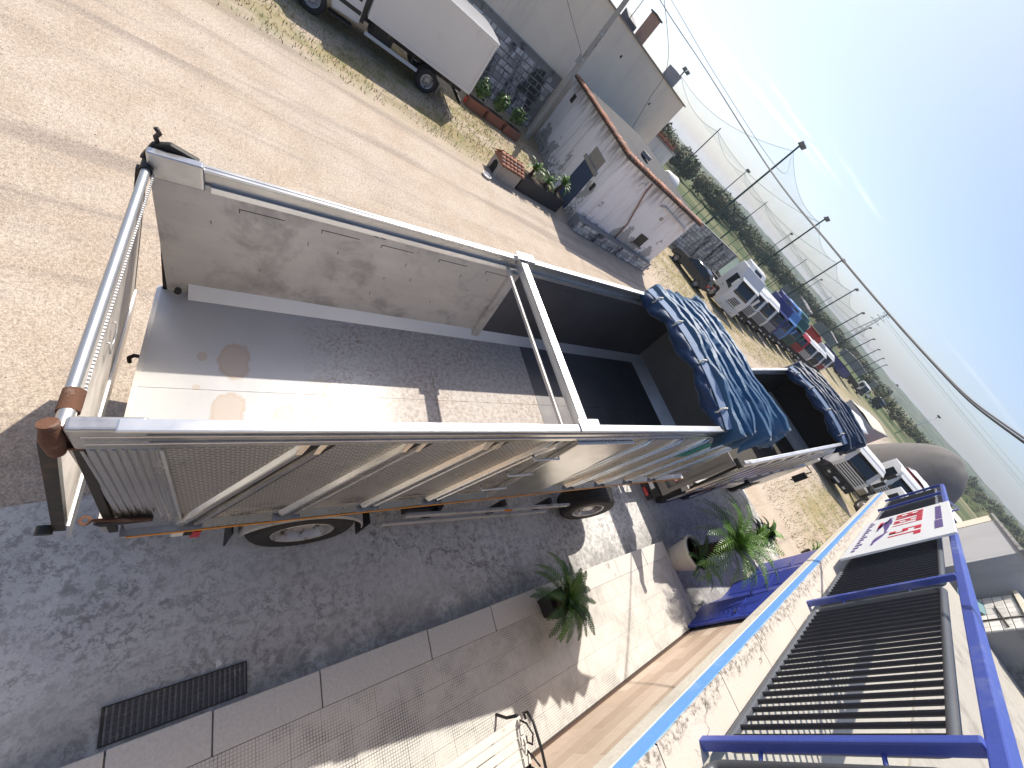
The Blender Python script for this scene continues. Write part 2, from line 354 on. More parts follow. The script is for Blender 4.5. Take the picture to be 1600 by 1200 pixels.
# joints cut in the concrete, as thin dark grooves lying in it
# drain grate
GRATE = mat('dusty_grate_iron', (.13, .13, .135), .75, .2, .35, 12, dirt=(.24, .23, .21), dirts=7, dlo=.5, dhi=.7)
dg = thing('drain_grate', 'dark iron drain grate set in the concrete against the kerb', 'grate', (-.02, .55, 0))
f = MB(); f.box(-.15, .12, -.50, .51, .006, .010); f.build('channel', mat('drain_dark', (.09, .09, .092), .8, 0, .4, 9, dirt=(.16, .15, .14), dirts=6), dg)
f = MB()
for a in (-.15, .115): f.box(a, a + .012, -.5, .51, .010, .024)
for b in (-.5, .498): f.box(-.138, .115, b, b + .012, .010, .024)
f.build('frame', DKST, dg)
barm = None
for i in range(25):
    y = -.47 + i * .04
    if barm is None:
        f = MB(); f.box(-.137, .114, -.007, .007, .011, .022); barm = f.build('bar', GRATE, dg, mx=T3((0, y, 0)))
    else: link_copy(barm, dg, T3((0, y, 0)))
for i in range(5):
    f = MB(); f.box(-.10 + i * .045, -.094 + i * .045, -.487, .497, .0115, .0195); f.build('cross_bar', GRATE, dg)
# pavement: base, kerb stones, tiles
pv = MB(); pv.box(.17, 2.0, -6.0, 9.46, 0, .108); pav = struct(pv.build('pavement', mat('pavement_bed', (.12, .115, .11), .95)))
ys = [-6, -4.9, -3.7, -2.6, -1.25, .1, .78, 1.69, 2.99, 4.05, 4.97, 6.2, 7.35, 8.45, 9.46]
for a, b in zip(ys[:-1], ys[1:]):
    dz = random.uniform(-.004, .004); f = MB(); f.box(.135 + random.uniform(-.004, .004), .468, a + .006, b - .006, .0, .122 + dz)
    f.build('kerb_stone', KERB, pav, bevel=.008, seg=2)
f = MB(); f.box(.47, 1.9, 9.30, 9.46, .0, .121); f.build('kerb_stone', KERB, pav, bevel=.006)
q = .282; f = MB(); f.box(-.1395, .1395, -.1395, .1395, .1, .12); tl = f.build('tile', TILE, pav, mx=T3((.47 + q / 2, -2 + q / 2, 0)))
for i in range(5):
    for j in range(40):
        if i == 0 and j == 0: continue
        link_copy(tl, pav, T3((.47 + q * (i + .5), -2 + q * (j + .5), random.uniform(-.0015, .0015))))
f = MB()
for i in range(12):
    a = 2 * math.pi * i / 12; rr = random.uniform(.6, 1.2)
    f.v.append(Vector((.035 * rr * math.cos(a), .022 * rr * math.sin(a), .002 + .006 * random.random())))
f.f.append(list(range(12))); lt = f.build('litter_scrap', WHITEP); lt.location = (-.22, .83, .008)
tag(lt, 'small white scrap of litter on the grey concrete by the drain grate', 'litter')
f = MB(); f.box(.66, 1.25, -.62, .24, .1225, .135); o = f.build('door_mat', mat('green_turf_mat', (.012, .06, .022), .95, 0, .3, 30, bump=.8, bscale=150))
tag(o, 'dark green mat lying on the tiled pavement at the picture edge', 'mat')

# ------------------------------------------------------------------ the building we look along, with its balcony
bl = thing('office_building', 'cream building with sky blue banded balcony edge and wood-look tiled wall', 'building', (1.9, 5, 0))
def B(m): m.M = T3((-1.9, -5, 0)); return m
f = B(MB()); f.box(1.93, 2.2, -6, 16.5, 0, 3.55); f.build('wall', CREAM, bl)
f = B(MB()); f.box(1.895, 1.93, -6, 8.85, .108, .20); f.build('skirting', mat('brown_skirting', (.09, .05, .035), .6), bl)
wl = None
for r_ in range(9):
    off = (r_ % 2) * .6
    for c_ in range(13):
        y0 = -4.8 + c_ * 1.2 - off; y1 = min(y0 + 1.197, 8.85)
        if y1 - y0 < .1 or y1 < -2: continue
        full = y1 - y0 > 1.19
        mxx = T3((0, y0 - 5 + .6, .2 + r_ * .2))
        if full and wl is not None: link_copy(wl, bl, mxx); continue
        f = MB(); L_ = y1 - y0; f.box(.008, .03, -.6, -.6 + L_, 0, .197); o = f.build('wall_tile', WTILE, bl, mx=mxx)
        if full: wl = o
f = B(MB()); f.box(.86, 6.0, -6, 15.3, 3.55, 3.77); f.build('balcony_slab', CREAM, bl)
f = B(MB()); f.prism([(.835, 3.715), (.845, 3.80), (.90, 3.80), (.90, 3.715)], -6, 15.3, 'y'); f.build('blue_band', BLUEBAND, bl)
f = B(MB()); f.box(.83, .88, -6, 15.3, 3.62, 3.712); f.build('cream_band', CREAM, bl)
yy = -6.0
while yy < 15.2:
    L_ = random.uniform(.62, .85); e = min(yy + L_, 15.3); f = B(MB())
    n_ = 6; P0 = []
    for a in range(n_ + 1):
        t_ = yy + .003 + (e - yy - .006) * a / n_
        P0.append([(.848 + random.uniform(-.004, .004), t_, 3.79), (.855 + random.uniform(-.006, .004), t_, 3.812), (1.06, t_, 3.818), (1.06, t_, 3.775)])
    f.grid(P0); f.build('coping_block', COPING, bl); yy = e
f = B(MB()); f.box(1.06, 2.38, -6, 15.3, 3.765, 3.775); f.build('terrace_floor', TERR, bl)
f = B(MB()); f.box(2.38, 5.2, -6, 15.3, 3.77, 3.80); f.build('terrace_floor', m_stucco('pale_screed', (.46, .43, .375), (.2, .18, .16), .5, .50, .68), bl)
f = B(MB()); f.box(5.2, 5.4, -6, 15.3, 3.6, 4.0); f.build('parapet', CREAM, bl)
# folding blue doors in the wall
for k in range(5):
    y0 = 8.95 + k * 1.12; ang = .10 if k % 2 == 0 else -.10
    f = MB(); f.box(-.025, .025, 0, 1.12, .03, 2.6)
    d = f.build('door_leaf', BLUEP, bl, mx=T3((-.06 - (0 if k % 2 == 0 else .11), y0 - 5, 0)) @ RZ(ang), bevel=.006)
    f = MB(); f.box(-.034, -.025, .10, 1.02, .16, 1.15); f.box(-.034, -.025, .10, 1.02, 1.27, 2.45); f.build('door_panel', BLUEP, d, bevel=.004)
    f = MB(); f.tube([(-.03, .16, 1.15), (-.075, .16, 1.15), (-.075, .28, 1.15)], .011, 8); f.build('handle', IRON, d, smooth=True)
# ------------------------------------------------------------------ balcony railing
rl = thing('balcony_railing', 'cobalt blue balcony railing with grey barred panels along the coping', 'railing', (1.0, 5, 3.81))
def G(m): m.M = T3((-1.0, -5, -3.81)); return m
py = [-2.85, -.255, 2.345, 4.945, 7.5, 10.0, 12.3, 14.3]
f = G(MB()); f.box(.995, 1.075, -4, 14.36, 4.945, 5.005); f.build('handrail', BLUEL, rl, bevel=.008)
for y in py:
    f = G(MB()); f.box(.978, 1.028, y - .03, y + .03, 3.80, 4.95); f.build('post', BLUEL, rl, bevel=.01)
fr = None; br = None
for a, b in zip(py[:-1], py[1:]):
    y0, y1 = a + .085, b - .085; z0, z1, r_ = 3.875, 4.83, .06
    pts = []
    for cx, cz, t0 in ((y1 - r_, z0 + r_, -90), (y1 - r_, z1 - r_, 0), (y0 + r_, z1 - r_, 90), (y0 + r_, z0 + r_, 180)):
        for k in range(5):
            t_ = R(t0 + k * 22.5); pts.append((1.055, cx + r_ * math.cos(t_), cz + r_ * math.sin(t_)))
    pts.append(pts[0]); f = G(MB()); f.tube(pts, .024, 10, cap=False)
    pf = f.build('panel_frame', BARGREY, rl, smooth=True)
    nb = max(3, round((y1 - y0) / .106)); st = (y1 - y0) / nb
    for i in range(1, nb):
        mx = T3((.055, y0 + st * i - 5, 0))
        if br is None:
            f = MB(); f.tube([(0, 0, z0 + .01 - 3.81), (0, 0, z1 - .01 - 3.81)], .014, 8, cap=False); br = f.build('bar', BARDARK, pf, smooth=True, mx=mx)
        else: link_copy(br, pf, mx)
    for zz in (4.12, 4.62):
        for yq, s_ in ((a, 1), (b, -1)):
            f = G(MB()); f.tube([(1.02, yq + s_ * .02, zz), (1.05, yq + s_ * .085, zz)], .009, 6); f.build('clip', BLUEL, pf, smooth=True)
# ------------------------------------------------------------------ sign hung on the railing
SIGNW = mat('white_sign_sheet', (.78, .79, .80), .35, 0, .03, 2, finev=.02)
RED = mat('sign_red', (.55, .012, .035), .4, 0, .05, 4, finev=.02)
PUR = mat('sign_purple', (.10, .06, .22), .4, 0, .05, 4, finev=.02)
sg = thing('hanging_sign', 'white sign board with tall red lettering and dark purple swooshes on the railing', 'sign', (.93, 8.0, 3.95))
f = MB(); f.box(-.012, .012, -1.52, 1.6, -.03, 1.1); f.build('board', SIGNW, sg, bevel=.003)
def stroke(poly, m, name):
    f = MB(); f.prism(poly, -.0165, -.0125, 'x'); f.build(name, m, sg)
def letter(y, w_, z0, z1, kind):         # reads from far (+y) to near
    t_ = w_ * .24; P_ = []
    if kind in 'ENHIFLTMR': P_.append([(y, z0), (y, z1), (y - t_, z1), (y - t_, z0)])
    if kind in 'NHM': P_.append([(y - w_ + t_, z0), (y - w_ + t_, z1), (y - w_, z1), (y - w_, z0)])
    if kind in 'EFTRS': P_.append([(y - t_, z1 - .07), (y - t_, z1), (y - w_, z1), (y - w_, z1 - .07)])
    if kind in 'EHRS': zm = (z0 + z1) / 2; P_.append([(y - t_, zm - .03), (y - t_, zm + .035), (y - w_ * .9, zm + .035), (y - w_ * .9, zm - .03)])
    if kind in 'ELS': P_.append([(y - t_ * .9, z0), (y - t_ * .9, z0 + .07), (y - w_, z0 + .07), (y - w_, z0)])
    if kind == 'N': P_.append([(y - t_, z1), (y - t_ * 1.7, z1), (y - w_ + t_, z0), (y - w_ + t_ * .3 + t_ * .2, z0)])
    if kind == 'S': P_.append([(y, (z0 + z1) / 2 - .03), (y, z1), (y - t_, z1), (y - t_, (z0 + z1) / 2 - .03)]); P_.append([(y - w_ + t_, z0), (y - w_ + t_, (z0 + z1) / 2), (y - w_, (z0 + z1) / 2), (y - w_, z0)])
    for p_ in P_: stroke(p_, RED, 'letter_stroke')
for i, ch in enumerate('ENTEFI'): letter(1.38 - i * .24, .19, .43, .78, ch)
for i, ch in enumerate('S'): letter(-.30 - i * .4, .26, .43, .78, ch)
for i, ch in enumerate('F'): letter(-.72, .26, .43, .78, ch)
f = MB(); f.box(-.0165, -.0125, -.20, 1.2, .93, 1.0); f.build('purple_mark', PUR, sg); f = MB(); f.box(-.0165, -.0125, -.95, -.28, .92, 1.0); f.build('purple_mark', PUR, sg)
def swoosh(y0, y1, z0, amp):
    f = MB(); P_ = []; 
    for k in range(13):
        t_ = k / 12; y = y0 + (y1 - y0) * t_; z = z0 + amp * (t_ ** 2); w_ = .012 + .05 * math.sin(math.pi * min(1, t_ * 1.05)) ** 2 * t_
        P_.append([(-.0165, y, z - w_), (-.0165, y, z + w_), (-.0125, y, z + w_), (-.0125, y, z - w_)])
    f.grid(P_, True); f.build('swoosh', PUR, sg)
swoosh(-1.05, -.2, .27, .12); swoosh(-.2, .9, .36, -.06); swoosh(.1, 1.2, .24, .14); swoosh(1.3, .5, .34, .05)
f = MB(); f.box(-.0165, -.0125, .35, .95, .22, .27); f.build('red_line', RED, sg)
for i in range(13): f = MB(); f.box(-.0165, -.0125, -1.25 + i * .2, -1.14 + i * .2, .06, .10 + .02 * (i % 3)); f.build('small_letter', PUR, sg)
# ------------------------------------------------------------------ tipper trailer and truck
def m_alu(name, col, rough, metal, scr=(1, 14, 1), stain=None, slo=.55, shi=.75, blot=.25, dent=.0, bs=.25):
    n = NT(name); p = n.obj()
    c = n.mix(n.noise(p, 1.4, 6, .65), sc3(col, 1 - blot), sc3(col, 1 + blot * .6))
    c = n.mix(.35, c, n.mix(n.noise(n.map(p, (scr[0] * 3, scr[1] * .25, scr[2] * 8)), 1.0, 6, .7), (.45, .45, .45), (1.3, 1.3, 1.3)), 'MULTIPLY')
    if stain: c = n.mix(n.math('MULTIPLY', n.step(n.noise(p, 1.7, 7, .7, .3), slo, shi), .75), c, stain)
    r = n.math('ADD', rough, n.math('MULTIPLY', n.math('SUBTRACT', n.noise(p, 3.2, 6, .7), .5), .3))
    n.bump(n.math('ADD', n.math('MULTIPLY', n.noise(p, 2.2, 3), .6 + dent), n.math('MULTIPLY', n.noise(n.map(p, (30, 4, 30)), 1.0, 4), .08)), bs, .02)
    return n.fin(c, r, metal)
ALU = m_alu('scuffed_aluminium', (.62, .60, .57), .42, .85)
ALUIN = m_alu('dull_inner_aluminium', (.76, .70, .63), .55, .2, scr=(1, 3, 1), blot=.25, stain=(.36, .33, .30), slo=.46, shi=.68)
HEADM = m_alu('dark_headboard', (.24, .23, .22), .6, .2, blot=.3)  # headboard in a darker tone than the rear skins
ALUFR = m_alu('dark_front_aluminium', (.14, .135, .14), .55, .3, blot=.35)  # darker tone for skins and floor towards the front of the body
ALUDK = m_alu('dirty_shaded_inner_steel', (.055, .048, .042), .7, .1, blot=.3)  # dirt and the deep shade inside the truck body, both in the colour
ALUBR = m_alu('bright_aluminium_rail', (.78, .78, .77), .34, .8, blot=.1)
ALUOUT = m_alu('grimy_side_aluminium', (.78, .75, .70), .24, .95, blot=.35, bs=.05)
GRIME_SHADE = mat('rib_grime_shade', (.035, .031, .028), .8, 0, .4, 9, obj=True, dirt=(.16, .15, .13), dirts=5)  # black for the grime seams and for shade painted into the rib recesses
def m_floor():
    n = NT('worn_floor_plate'); p = n.obj(); x, y, z = n.sepx(p)
    c = n.mix(n.noise(p, 1.2, 6, .65), (.48, .48, .478), (.60, .595, .585))
    c = n.mix(n.math('MULTIPLY', n.step(n.noise(n.map(p, (1, .35, 1)), 4.5, 6, .7), .5, .7), .3), c, (.62, .61, .60))
    big = n.step(n.noise(n.map(p, (1.2, .6, 1), (0, 0, 0), (0, .45, 0)), 1.5, 6, .62), .46, .62)
    sp = n.step(n.noise(p, 24, 8, .82), .46, .60)
    fw = n.step(y, 1.05, 1.9)
    c = n.mix(n.math('MULTIPLY', n.math('MULTIPLY', fw, sp), n.math('ADD', .45, n.math('MULTIPLY', big, .5))), c, (.26, .155, .10))
    dry = n.math('MULTIPLY', n.step(y, 1.7, 2.6), .6)
    c = n.mix(dry, c, n.mix(n.step(n.noise(p, 17, 7, .8), .42, .6), (.47, .41, .345), (.25, .185, .145)))
    def oval(cx, cy, rx, ry):
        dx = n.math('DIVIDE', n.math('SUBTRACT', x, cx), rx); dy = n.math('DIVIDE', n.math('SUBTRACT', y, cy), ry)
        r = n.math('SQRT', n.math('ADD', n.math('POWER', dx, 2.0), n.math('POWER', dy, 2.0)))
        return n.math('ADD', r, n.math('MULTIPLY', n.math('SUBTRACT', n.noise(p, 5, 7, .72), .5), 1.5))
    for cx, cy, rx, ry, k in ((-.33, .74, .22, .13, .9), (.24, .73, .20, .14, .8), (.30, 1.2, .14, .10, .5), (-.36, .47, .05, .04, .8), (.0, .46, .03, .03, .7), (.1, 1.5, .3, .14, .4)):
        o = oval(cx, cy, rx, ry)
        c = n.mix(n.math('MULTIPLY', n.step(o, 1.08, .86), .5 * k), c, (.46, .31, .17))
        c = n.mix(n.math('MULTIPLY', n.math('MULTIPLY', n.step(o, 1.1, 1.0), n.step(o, .72, .98)), .3 * k), c, (.38, .21, .10))
    r = n.math('ADD', .36, n.math('MULTIPLY', dry, .5))
    n.bump(n.math('ADD', n.math('MULTIPLY', n.noise(p, 3.0, 3), .9), n.math('MULTIPLY', n.noise(p, 45, 4), .12)), .22, .02)
    return n.fin(c, r, n.math('SUBTRACT', .3, n.math('MULTIPLY', dry, .5), True))
FLOORM = m_floor()
FILM = mat('pale_fillet', (.66, .665, .67), .4, .35, .06, 3, finev=.03, obj=True)
def m_tread():
    n = NT('rice_grain_aluminium'); p = n.obj(); x, y, z = n.sepx(p)
    cb = n.new('ShaderNodeCombineXYZ'); n.put(cb.inputs[0], y); n.put(cb.inputs[1], z)
    b = n.new('ShaderNodeTexBrick', offset=.5); n.put(b.inputs['Vector'], cb.outputs[0]); b.inputs['Scale'].default_value = 1.0
    b.inputs['Brick Width'].default_value = .052; b.inputs['Row Height'].default_value = .026; b.inputs['Mortar Size'].default_value = .0068; b.inputs['Mortar Smooth'].default_value = .7
    fac = n.math('SUBTRACT', 1.0, b.outputs['Fac'])
    c = n.mix(n.noise(p, 1.6, 6, .65), (.56, .54, .51), (.86, .84, .80))
    c = n.mix(n.math('MULTIPLY', fac, .7), c, (.15, .145, .135))
    low = n.math('MULTIPLY', n.step(z, 1.55, 1.15), n.step(n.noise(n.map(p, (4, 3, 9)), 1.0, 7, .75), .5, .56))
    c = n.mix(n.math('MULTIPLY', low, .9), c, (.035, .03, .027))
    n.bump(fac, .7, .006)
    return n.fin(c, n.math('ADD', .2, n.math('MULTIPLY', n.noise(p, 5, 5), .22)), .85)
TREAD = m_tread()
CORNM = m_alu('hammered_corner', (.66, .65, .64), .36, .85, blot=.3, stain=(.36, .30, .25), slo=.5, shi=.72, dent=2.5)
SILLM = m_alu('sky_catching_sill', (.42, .45, .50), .3, .9, blot=.15)
YEL = mat('yellow_orange_tape', (.72, .30, .03), .5, 0, .2, 8, obj=True)
TYRE = mat('tyre_rubber', (.022, .022, .023), .75, 0, .25, 6, bump=.25, bscale=120, obj=True, dirt=(.10, .09, .08), dirts=3, dlo=.6, dhi=.8)
RIM = mat('rim_steel', (.55, .54, .53), .4, .5, .25, 5, obj=True, dirt=(.09, .06, .045), dirts=9, dlo=.5, dhi=.66)
CHAS = mat('chassis_black', (.022, .022, .024), .6, .2, .3, 5, obj=True, dirt=(.12, .10, .085), dirts=4)
REDL = mat('red_lens', (.5, .012, .012), .25); ORL = mat('orange_lens', (.8, .22, .01), .25); WHL = mat('white_reflector', (.75, .75, .74), .4)
TAUPE = m_alu('taupe_tailgate', (.30, .28, .25), .55, .35)
CREAMS = mat('cream_strap', (.62, .58, .48), .8)
def m_tarp(name, col):
    n = NT(name); p = n.obj()
    c = n.mix(n.noise(p, 3, 6, .65), sc3(col, .7), sc3(col, 1.35))
    c = n.mix(n.math('MULTIPLY', n.step(n.noise(p, 11, 6, .7), .52, .75), .3), c, (.16, .22, .30))
    n.bump(n.math('ADD', n.noise(p, 9, 5), n.math('MULTIPLY', n.noise(p, 60, 3), .2)), .5, .02)
    return n.fin(c, .5, 0., **{'Sheen Weight': .25, 'Specular IOR Level': .4})
TARP = m_tarp('blue_tarpaulin', (.028, .10, .20)); TARPD = m_tarp('navy_tarpaulin', (.010, .036, .10)); BAND = mat('pale_blue_webbing', (.22, .30, .44), .6, 0, .2, 6)
LGREY = mat('light_grey_guard', (.50, .50, .50), .5, .2, .12, 4, obj=True, dirt=(.28, .26, .24), dirts=3)

def wheel(parent, c, R_, W, sgn=1, turn=0., dish=.10, rimm=None, tw=22, mx=None):
    """tyre + rim; axis along x, outer face towards +x when sgn=1; c is the centre of the outer face"""
    rr = R_ * .575
    prof = [(rr, -W + .01), (R_ * .90, -W), (R_ * .965, -W + .03), (R_, -W + .055), (R_, -.055), (R_ * .965, -.03), (R_ * .90, -.005), (R_ * .72, .0), (rr + .012, -.012), (rr, -.02)]
    f = MB(); f.lathe(prof, (0, 0, 0), (sgn, 0, 0), 40, cap=False)
    m = T3(c) @ RZ(turn) if mx is None else mx @ T3(c) @ RZ(turn)
    t = f.build('wheel', TYRE, parent, smooth=True, auto=28, mx=m)
    f = MB()
    for k in range(5):                                     # grooves show as raised ribs between them
        x0 = -W + .06 + k * (W - .12) / 5
        f.lathe([(R_ - .002, x0 + .008), (R_ + .009, x0 + .012), (R_ + .009, x0 + (W - .12) / 5 - .012), (R_ - .002, x0 + (W - .12) / 5 - .008)], (0, 0, 0), (sgn, 0, 0), 40, cap=False)
    f.build('tread', TYRE, t, smooth=True, auto=28)
    f = MB(); f.lathe([(rr + .012, -.018), (rr, -.008), (rr - .018, -.018), (rr - .03, -.06), (rr - .045, -dish), (rr * .78, -dish - .015), (rr * .42, -dish + .0), (rr * .40, -dish + .05), (rr * .34, -dish + .065), (.01, -dish + .07)], (0, 0, 0), (sgn, 0, 0), 40, cap=False)
    rm = f.build('rim', rimm or RIM, t, smooth=True, auto=30)
    f = MB()
    for k in range(10):
        a = 2 * math.pi * k / 10; yy, zz = rr * .56 * math.cos(a), rr * .56 * math.sin(a)
        f.lathe([(.014, -dish - .01), (.014, -dish + .035), (.006, -dish + .045)], (0, yy, zz), (sgn, 0, 0), 6)
    f.build('wheel_nuts', DKST, rm)
    return t

def tarp_roll(root, mx, f0, f1, HW=1.21, top=2.84, arch=.145, pleats=9, seed=1, fan=.38, m1=None, m2=None):
    rnd = random.Random(seed); m1 = m1 or TARP; m2 = m2 or TARPD
    nS = 48; rows = []; nz_ = pleats * 4 + 1
    amp = [rnd.uniform(.8, 1.3) for _ in range(pleats + 1)]; ph = [rnd.uniform(-1, 1) for _ in range(pleats + 1)]; drop = [rnd.uniform(.04, .20) for _ in range(pleats + 2)]
    pf = (0., .40, .62, .80); pu = (-.085, .065, .075, -.02)          # one pleat: steep face to the rear, narrow crest, hidden back
    for i in range(nz_):
        k = i // 4; q_ = i % 4; row = []
        for j in range(nS + 1):
            t = -1 + 2 * j / nS; s_ = t * (HW + .12)
            e = max(0, (abs(t) - .76) / .24); e2 = e * e
            fan_ = 1 + fan * max(0, abs(t) - .35) / .65 * (1.0 if t > 0 else .35)
            wob = .075 * mnoise.noise((t * 2.6, k * 1.7, seed)) + .02 * mnoise.noise((t * 8, k * 2.9, seed))
            ff = f0 + .02 + (f1 - f0) * ((k + pf[q_]) / pleats + wob * (q_ in (1, 2))) * fan_
            ff += .010 * mnoise.noise((t * 9, i * 2.3, seed)) + e * .03 * math.sin(k * 3.7)
            uu = top + .03 + arch * (1 - min(1, abs(t) / .93) ** 2.2) + pu[q_] * (amp[min(k, pleats)] * (1 + .25 * mnoise.noise((t * 3, k * 3.3, seed + 2)))) * (1 + .6 * e)
            uu -= e2 * (drop[k] if q_ in (1, 2) else drop[k] + .15)
            uu += .03 * mnoise.noise((t * 3.3, k * 2.1, seed + 7)) + .012 * mnoise.noise((t * 14, i, seed))
            row.append((s_ + .06 * e * math.sin(k * 5.1 + q_), ff, uu))
        rows.append(row)
    f = MB(); f.grid(rows); t_ = f.build('tarpaulin', m1, root, smooth=True, auto=38, mx=mx, thick=.010, norm=False)
    f = MB()                                                       # hoop band along the rear edge
    P_ = []
    for j in range(nS + 1):
        t = -1 + 2 * j / nS; s_ = t * (HW + .02); uu = top + .035 + arch * (1 - min(1, abs(t) / .97) ** 2.2)
        P_.append([(s_, f0 - .03, uu - .012), (s_, f0 + .045, uu + .035), (s_, f0 + .05, uu + .02), (s_, f0 - .025, uu - .027)])
    f.grid(P_, True); f.build('hoop_band', BAND, root, smooth=True, auto=40, mx=mx)
    f = MB(); P_ = []                                              # valance hanging inside
    for i in range(6):
        row = []
        for j in range(nS + 1):
            t = -1 + 2 * j / nS; s_ = t * HW; uu = top + .01 + arch * (1 - min(1, abs(t) / .97) ** 2.2)
            sag = (.09 + .13 * abs(math.sin(t * 4.6 + seed)) ** .7 + .05 * mnoise.noise((t * 7, seed, 0))) * (i / 5)
            row.append((s_, f0 - .035 - .05 * math.sin(i / 5 * 3.0) + .02 * math.sin(t * 17 + i) + .03 * mnoise.noise((t * 11, i * .8, seed)), uu - sag))
        P_.append(row)
    f.grid(P_); f.build('valance', m2, root, smooth=True, mx=mx, thick=.006, norm=False)
    for t in (-.80, -.36, .22, .80):
        s_ = t * HW; uu = top + .03 + arch * (1 - min(1, abs(t) / .97) ** 2.2)
        f = MB(); f.tube([(s_, f0 + .06, uu + .02), (s_ + .01, f0 + .03, uu + .055), (s_, f0 - .03, uu + .03), (s_ + .02, f0 - .055, uu - .03), (s_ - .02, f0 - .05, uu - .12)], .014, 6); f.build('strap', CREAMS, root, smooth=True, mx=mx)
    return t_

def tipper_body(root, mx, L, ribs, cross=None, pillar=None, skin=None, floorm=None, HW=1.21, zb=1.08, zf=1.30, zt=2.83):
    def pb(f, name, m, **k): return f.build(name, m, root, mx=mx, **k)
    I = HW - .045
    # floor plates
    cuts = [0.05, 2.85, 4.45, L] if L > 6 else [0.05, 2.6, L]
    for a, b in zip(cuts[:-1], cuts[1:]):
        for s0, s1 in ((-I, .02), (.024, I)):
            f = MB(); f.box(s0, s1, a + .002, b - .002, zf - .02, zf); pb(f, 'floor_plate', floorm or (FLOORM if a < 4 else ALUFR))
    f = MB(); f.box(-HW + .05, HW - .05, .06, L, zb + .05, zf - .024); f.box(-HW, HW, .02, .06, zb + .01, zf + .002); pb(f, 'floor_frame', ALU)
    # far and near walls, inner skins in sections
    secs = [(.05, cross or L * .6), (cross or L * .6, L)]
    for sg_ in (-1, 1):
        for a, b in secs:
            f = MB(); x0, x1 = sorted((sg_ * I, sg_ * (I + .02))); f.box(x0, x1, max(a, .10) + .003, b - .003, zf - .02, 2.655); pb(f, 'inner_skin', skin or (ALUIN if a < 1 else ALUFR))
            f = MB(); x0, x1 = sorted((sg_ * (I + .024), sg_ * HW)); f.box(x0, x1, max(a, .15), b, zb + .02, 2.60); pb(f, 'side_wall', TREAD if sg_ == 1 else ALU)
        # rail: ledge, recessed web, cap
        f = MB(); x0, x1 = sorted((sg_ * (I - .012), sg_ * (HW + .004))); f.box(x0, x1, .5 if sg_ < 0 else .34, L, 2.60, 2.655); pb(f, 'rail_ledge', ALUBR)
        f = MB(); x0, x1 = sorted((sg_ * (HW - .016), sg_ * (HW + .006))); f.box(x0, x1, .16, L, 2.655, zt - .025); pb(f, 'rail_web', ALU)
        f = MB(); x0, x1 = sorted((sg_ * (HW - .05), sg_ * (HW + .028))); f.box(x0, x1, .34, L, zt - .03 - (.03 if sg_ < 0 else 0), zt - (.03 if sg_ < 0 else 0)); pb(f, 'rail_cap', ALUBR, bevel=.010)
        f = MB(); x0, x1 = sorted((sg_ * (HW + .004), sg_ * (HW + .022))); f.box(x0, x1, .2, L, 2.705, 2.755); pb(f, 'rail_moulding', ALUOUT, bevel=.006)
        f = MB(); f.box(x0, x1, .2, L, 2.612, 2.67); pb(f, 'rail_moulding', ALUOUT, bevel=.006)
        f = MB(); x0, x1 = sorted((sg_ * (I - .02), sg_ * (HW + .018))); f.box(x0, x1, .15 if sg_ > 0 else .10, .46, 2.60, zt - .004); pb(f, 'corner_block', CORNM, bevel=.02, seg=3)
        f = MB(); f.prism([(sg_ * I, zf + .13), (sg_ * I, zf + .0), (sg_ * (I - .10), zf + .001)], .28, L - .02, 'y'); pb(f, 'fillet', FILM)
        f = MB(); x0, x1 = sorted((sg_ * (I + .02), sg_ * (HW + .012))); f.prism([(.05, zb), (.14, 2.60), (.19, 2.60), (.10, zb)], x0, x1, 'x'); pb(f, 'rear_edge', DKST, bevel=.006)
    # inner welds and scratches on the far skin
    rnd = random.Random(3); f = MB()
    for i in range(7):
        y0 = .75 + i * .62 + rnd.uniform(-.1, .1); u0 = 2.50
        f.box(-I, -I + .003, y0, y0 + .36, u0 - .004, u0 + .003); f.box(-I, -I + .003, y0, y0 + .008, u0 - .04, u0)
    for i in range(26):
        y0 = rnd.uniform(.3, L - 1); u0 = rnd.uniform(1.7, 2.35); f.box(-I, -I + .002, y0, y0 + .006, u0, u0 + rnd.uniform(.02, .06))
    pb(f, 'weld_marks', mat('weld_dark', (.10, .09, .08), .8))
    # headboard
    f = MB(); f.box(-I, I, L - .03, L, zf - .02, zt + .05); pb(f, 'headboard', skin or HEADM)
    f = MB(); f.prism([(L - .03, zf + .17), (L - .17, zf), (L - .03, zf)], -I + .02, I - .02, 'x'); pb(f, 'headboard_fillet', ALU)
    # ribs on the near side, slanted
    X0 = HW
    for r_ in ribs:
        sl = .76; u1, u0 = 2.60, 1.17; f = MB(); P_ = []
        for k in range(3):
            uu = (u1, u1 - .09, u0)[k]; ff = r_ - (0, sl * .09 / (u1 - u0), sl)[k]; X_ = X0; dk = (.25, 1, 1)[k]
            P_.append([(X_ + (a_ - X_) * dk, b_, c_) for a_, b_, c_ in [(X0, ff - .10, uu), (X0 + .03, ff - .075, uu), (X0 + .042, ff - .072, uu), (X0 + .042, ff - .036, uu), (X0 + .008, ff - .026, uu), (X0 + .008, ff + .026, uu), (X0 + .042, ff + .036, uu), (X0 + .042, ff + .072, uu), (X0 + .03, ff + .075, uu), (X0, ff + .10, uu)]])
        n_ = 10; vs = P_[0] + P_[1] + P_[2]; f.add(vs, [(m_ * n_ + i, m_ * n_ + i + 1, (m_ + 1) * n_ + i + 1, (m_ + 1) * n_ + i) for m_ in range(2) for i in range(n_ - 1)] + [tuple(range(n_)), tuple(range(2 * n_, 3 * n_))[::-1]])
        pb(f, 'rib', ALUOUT)
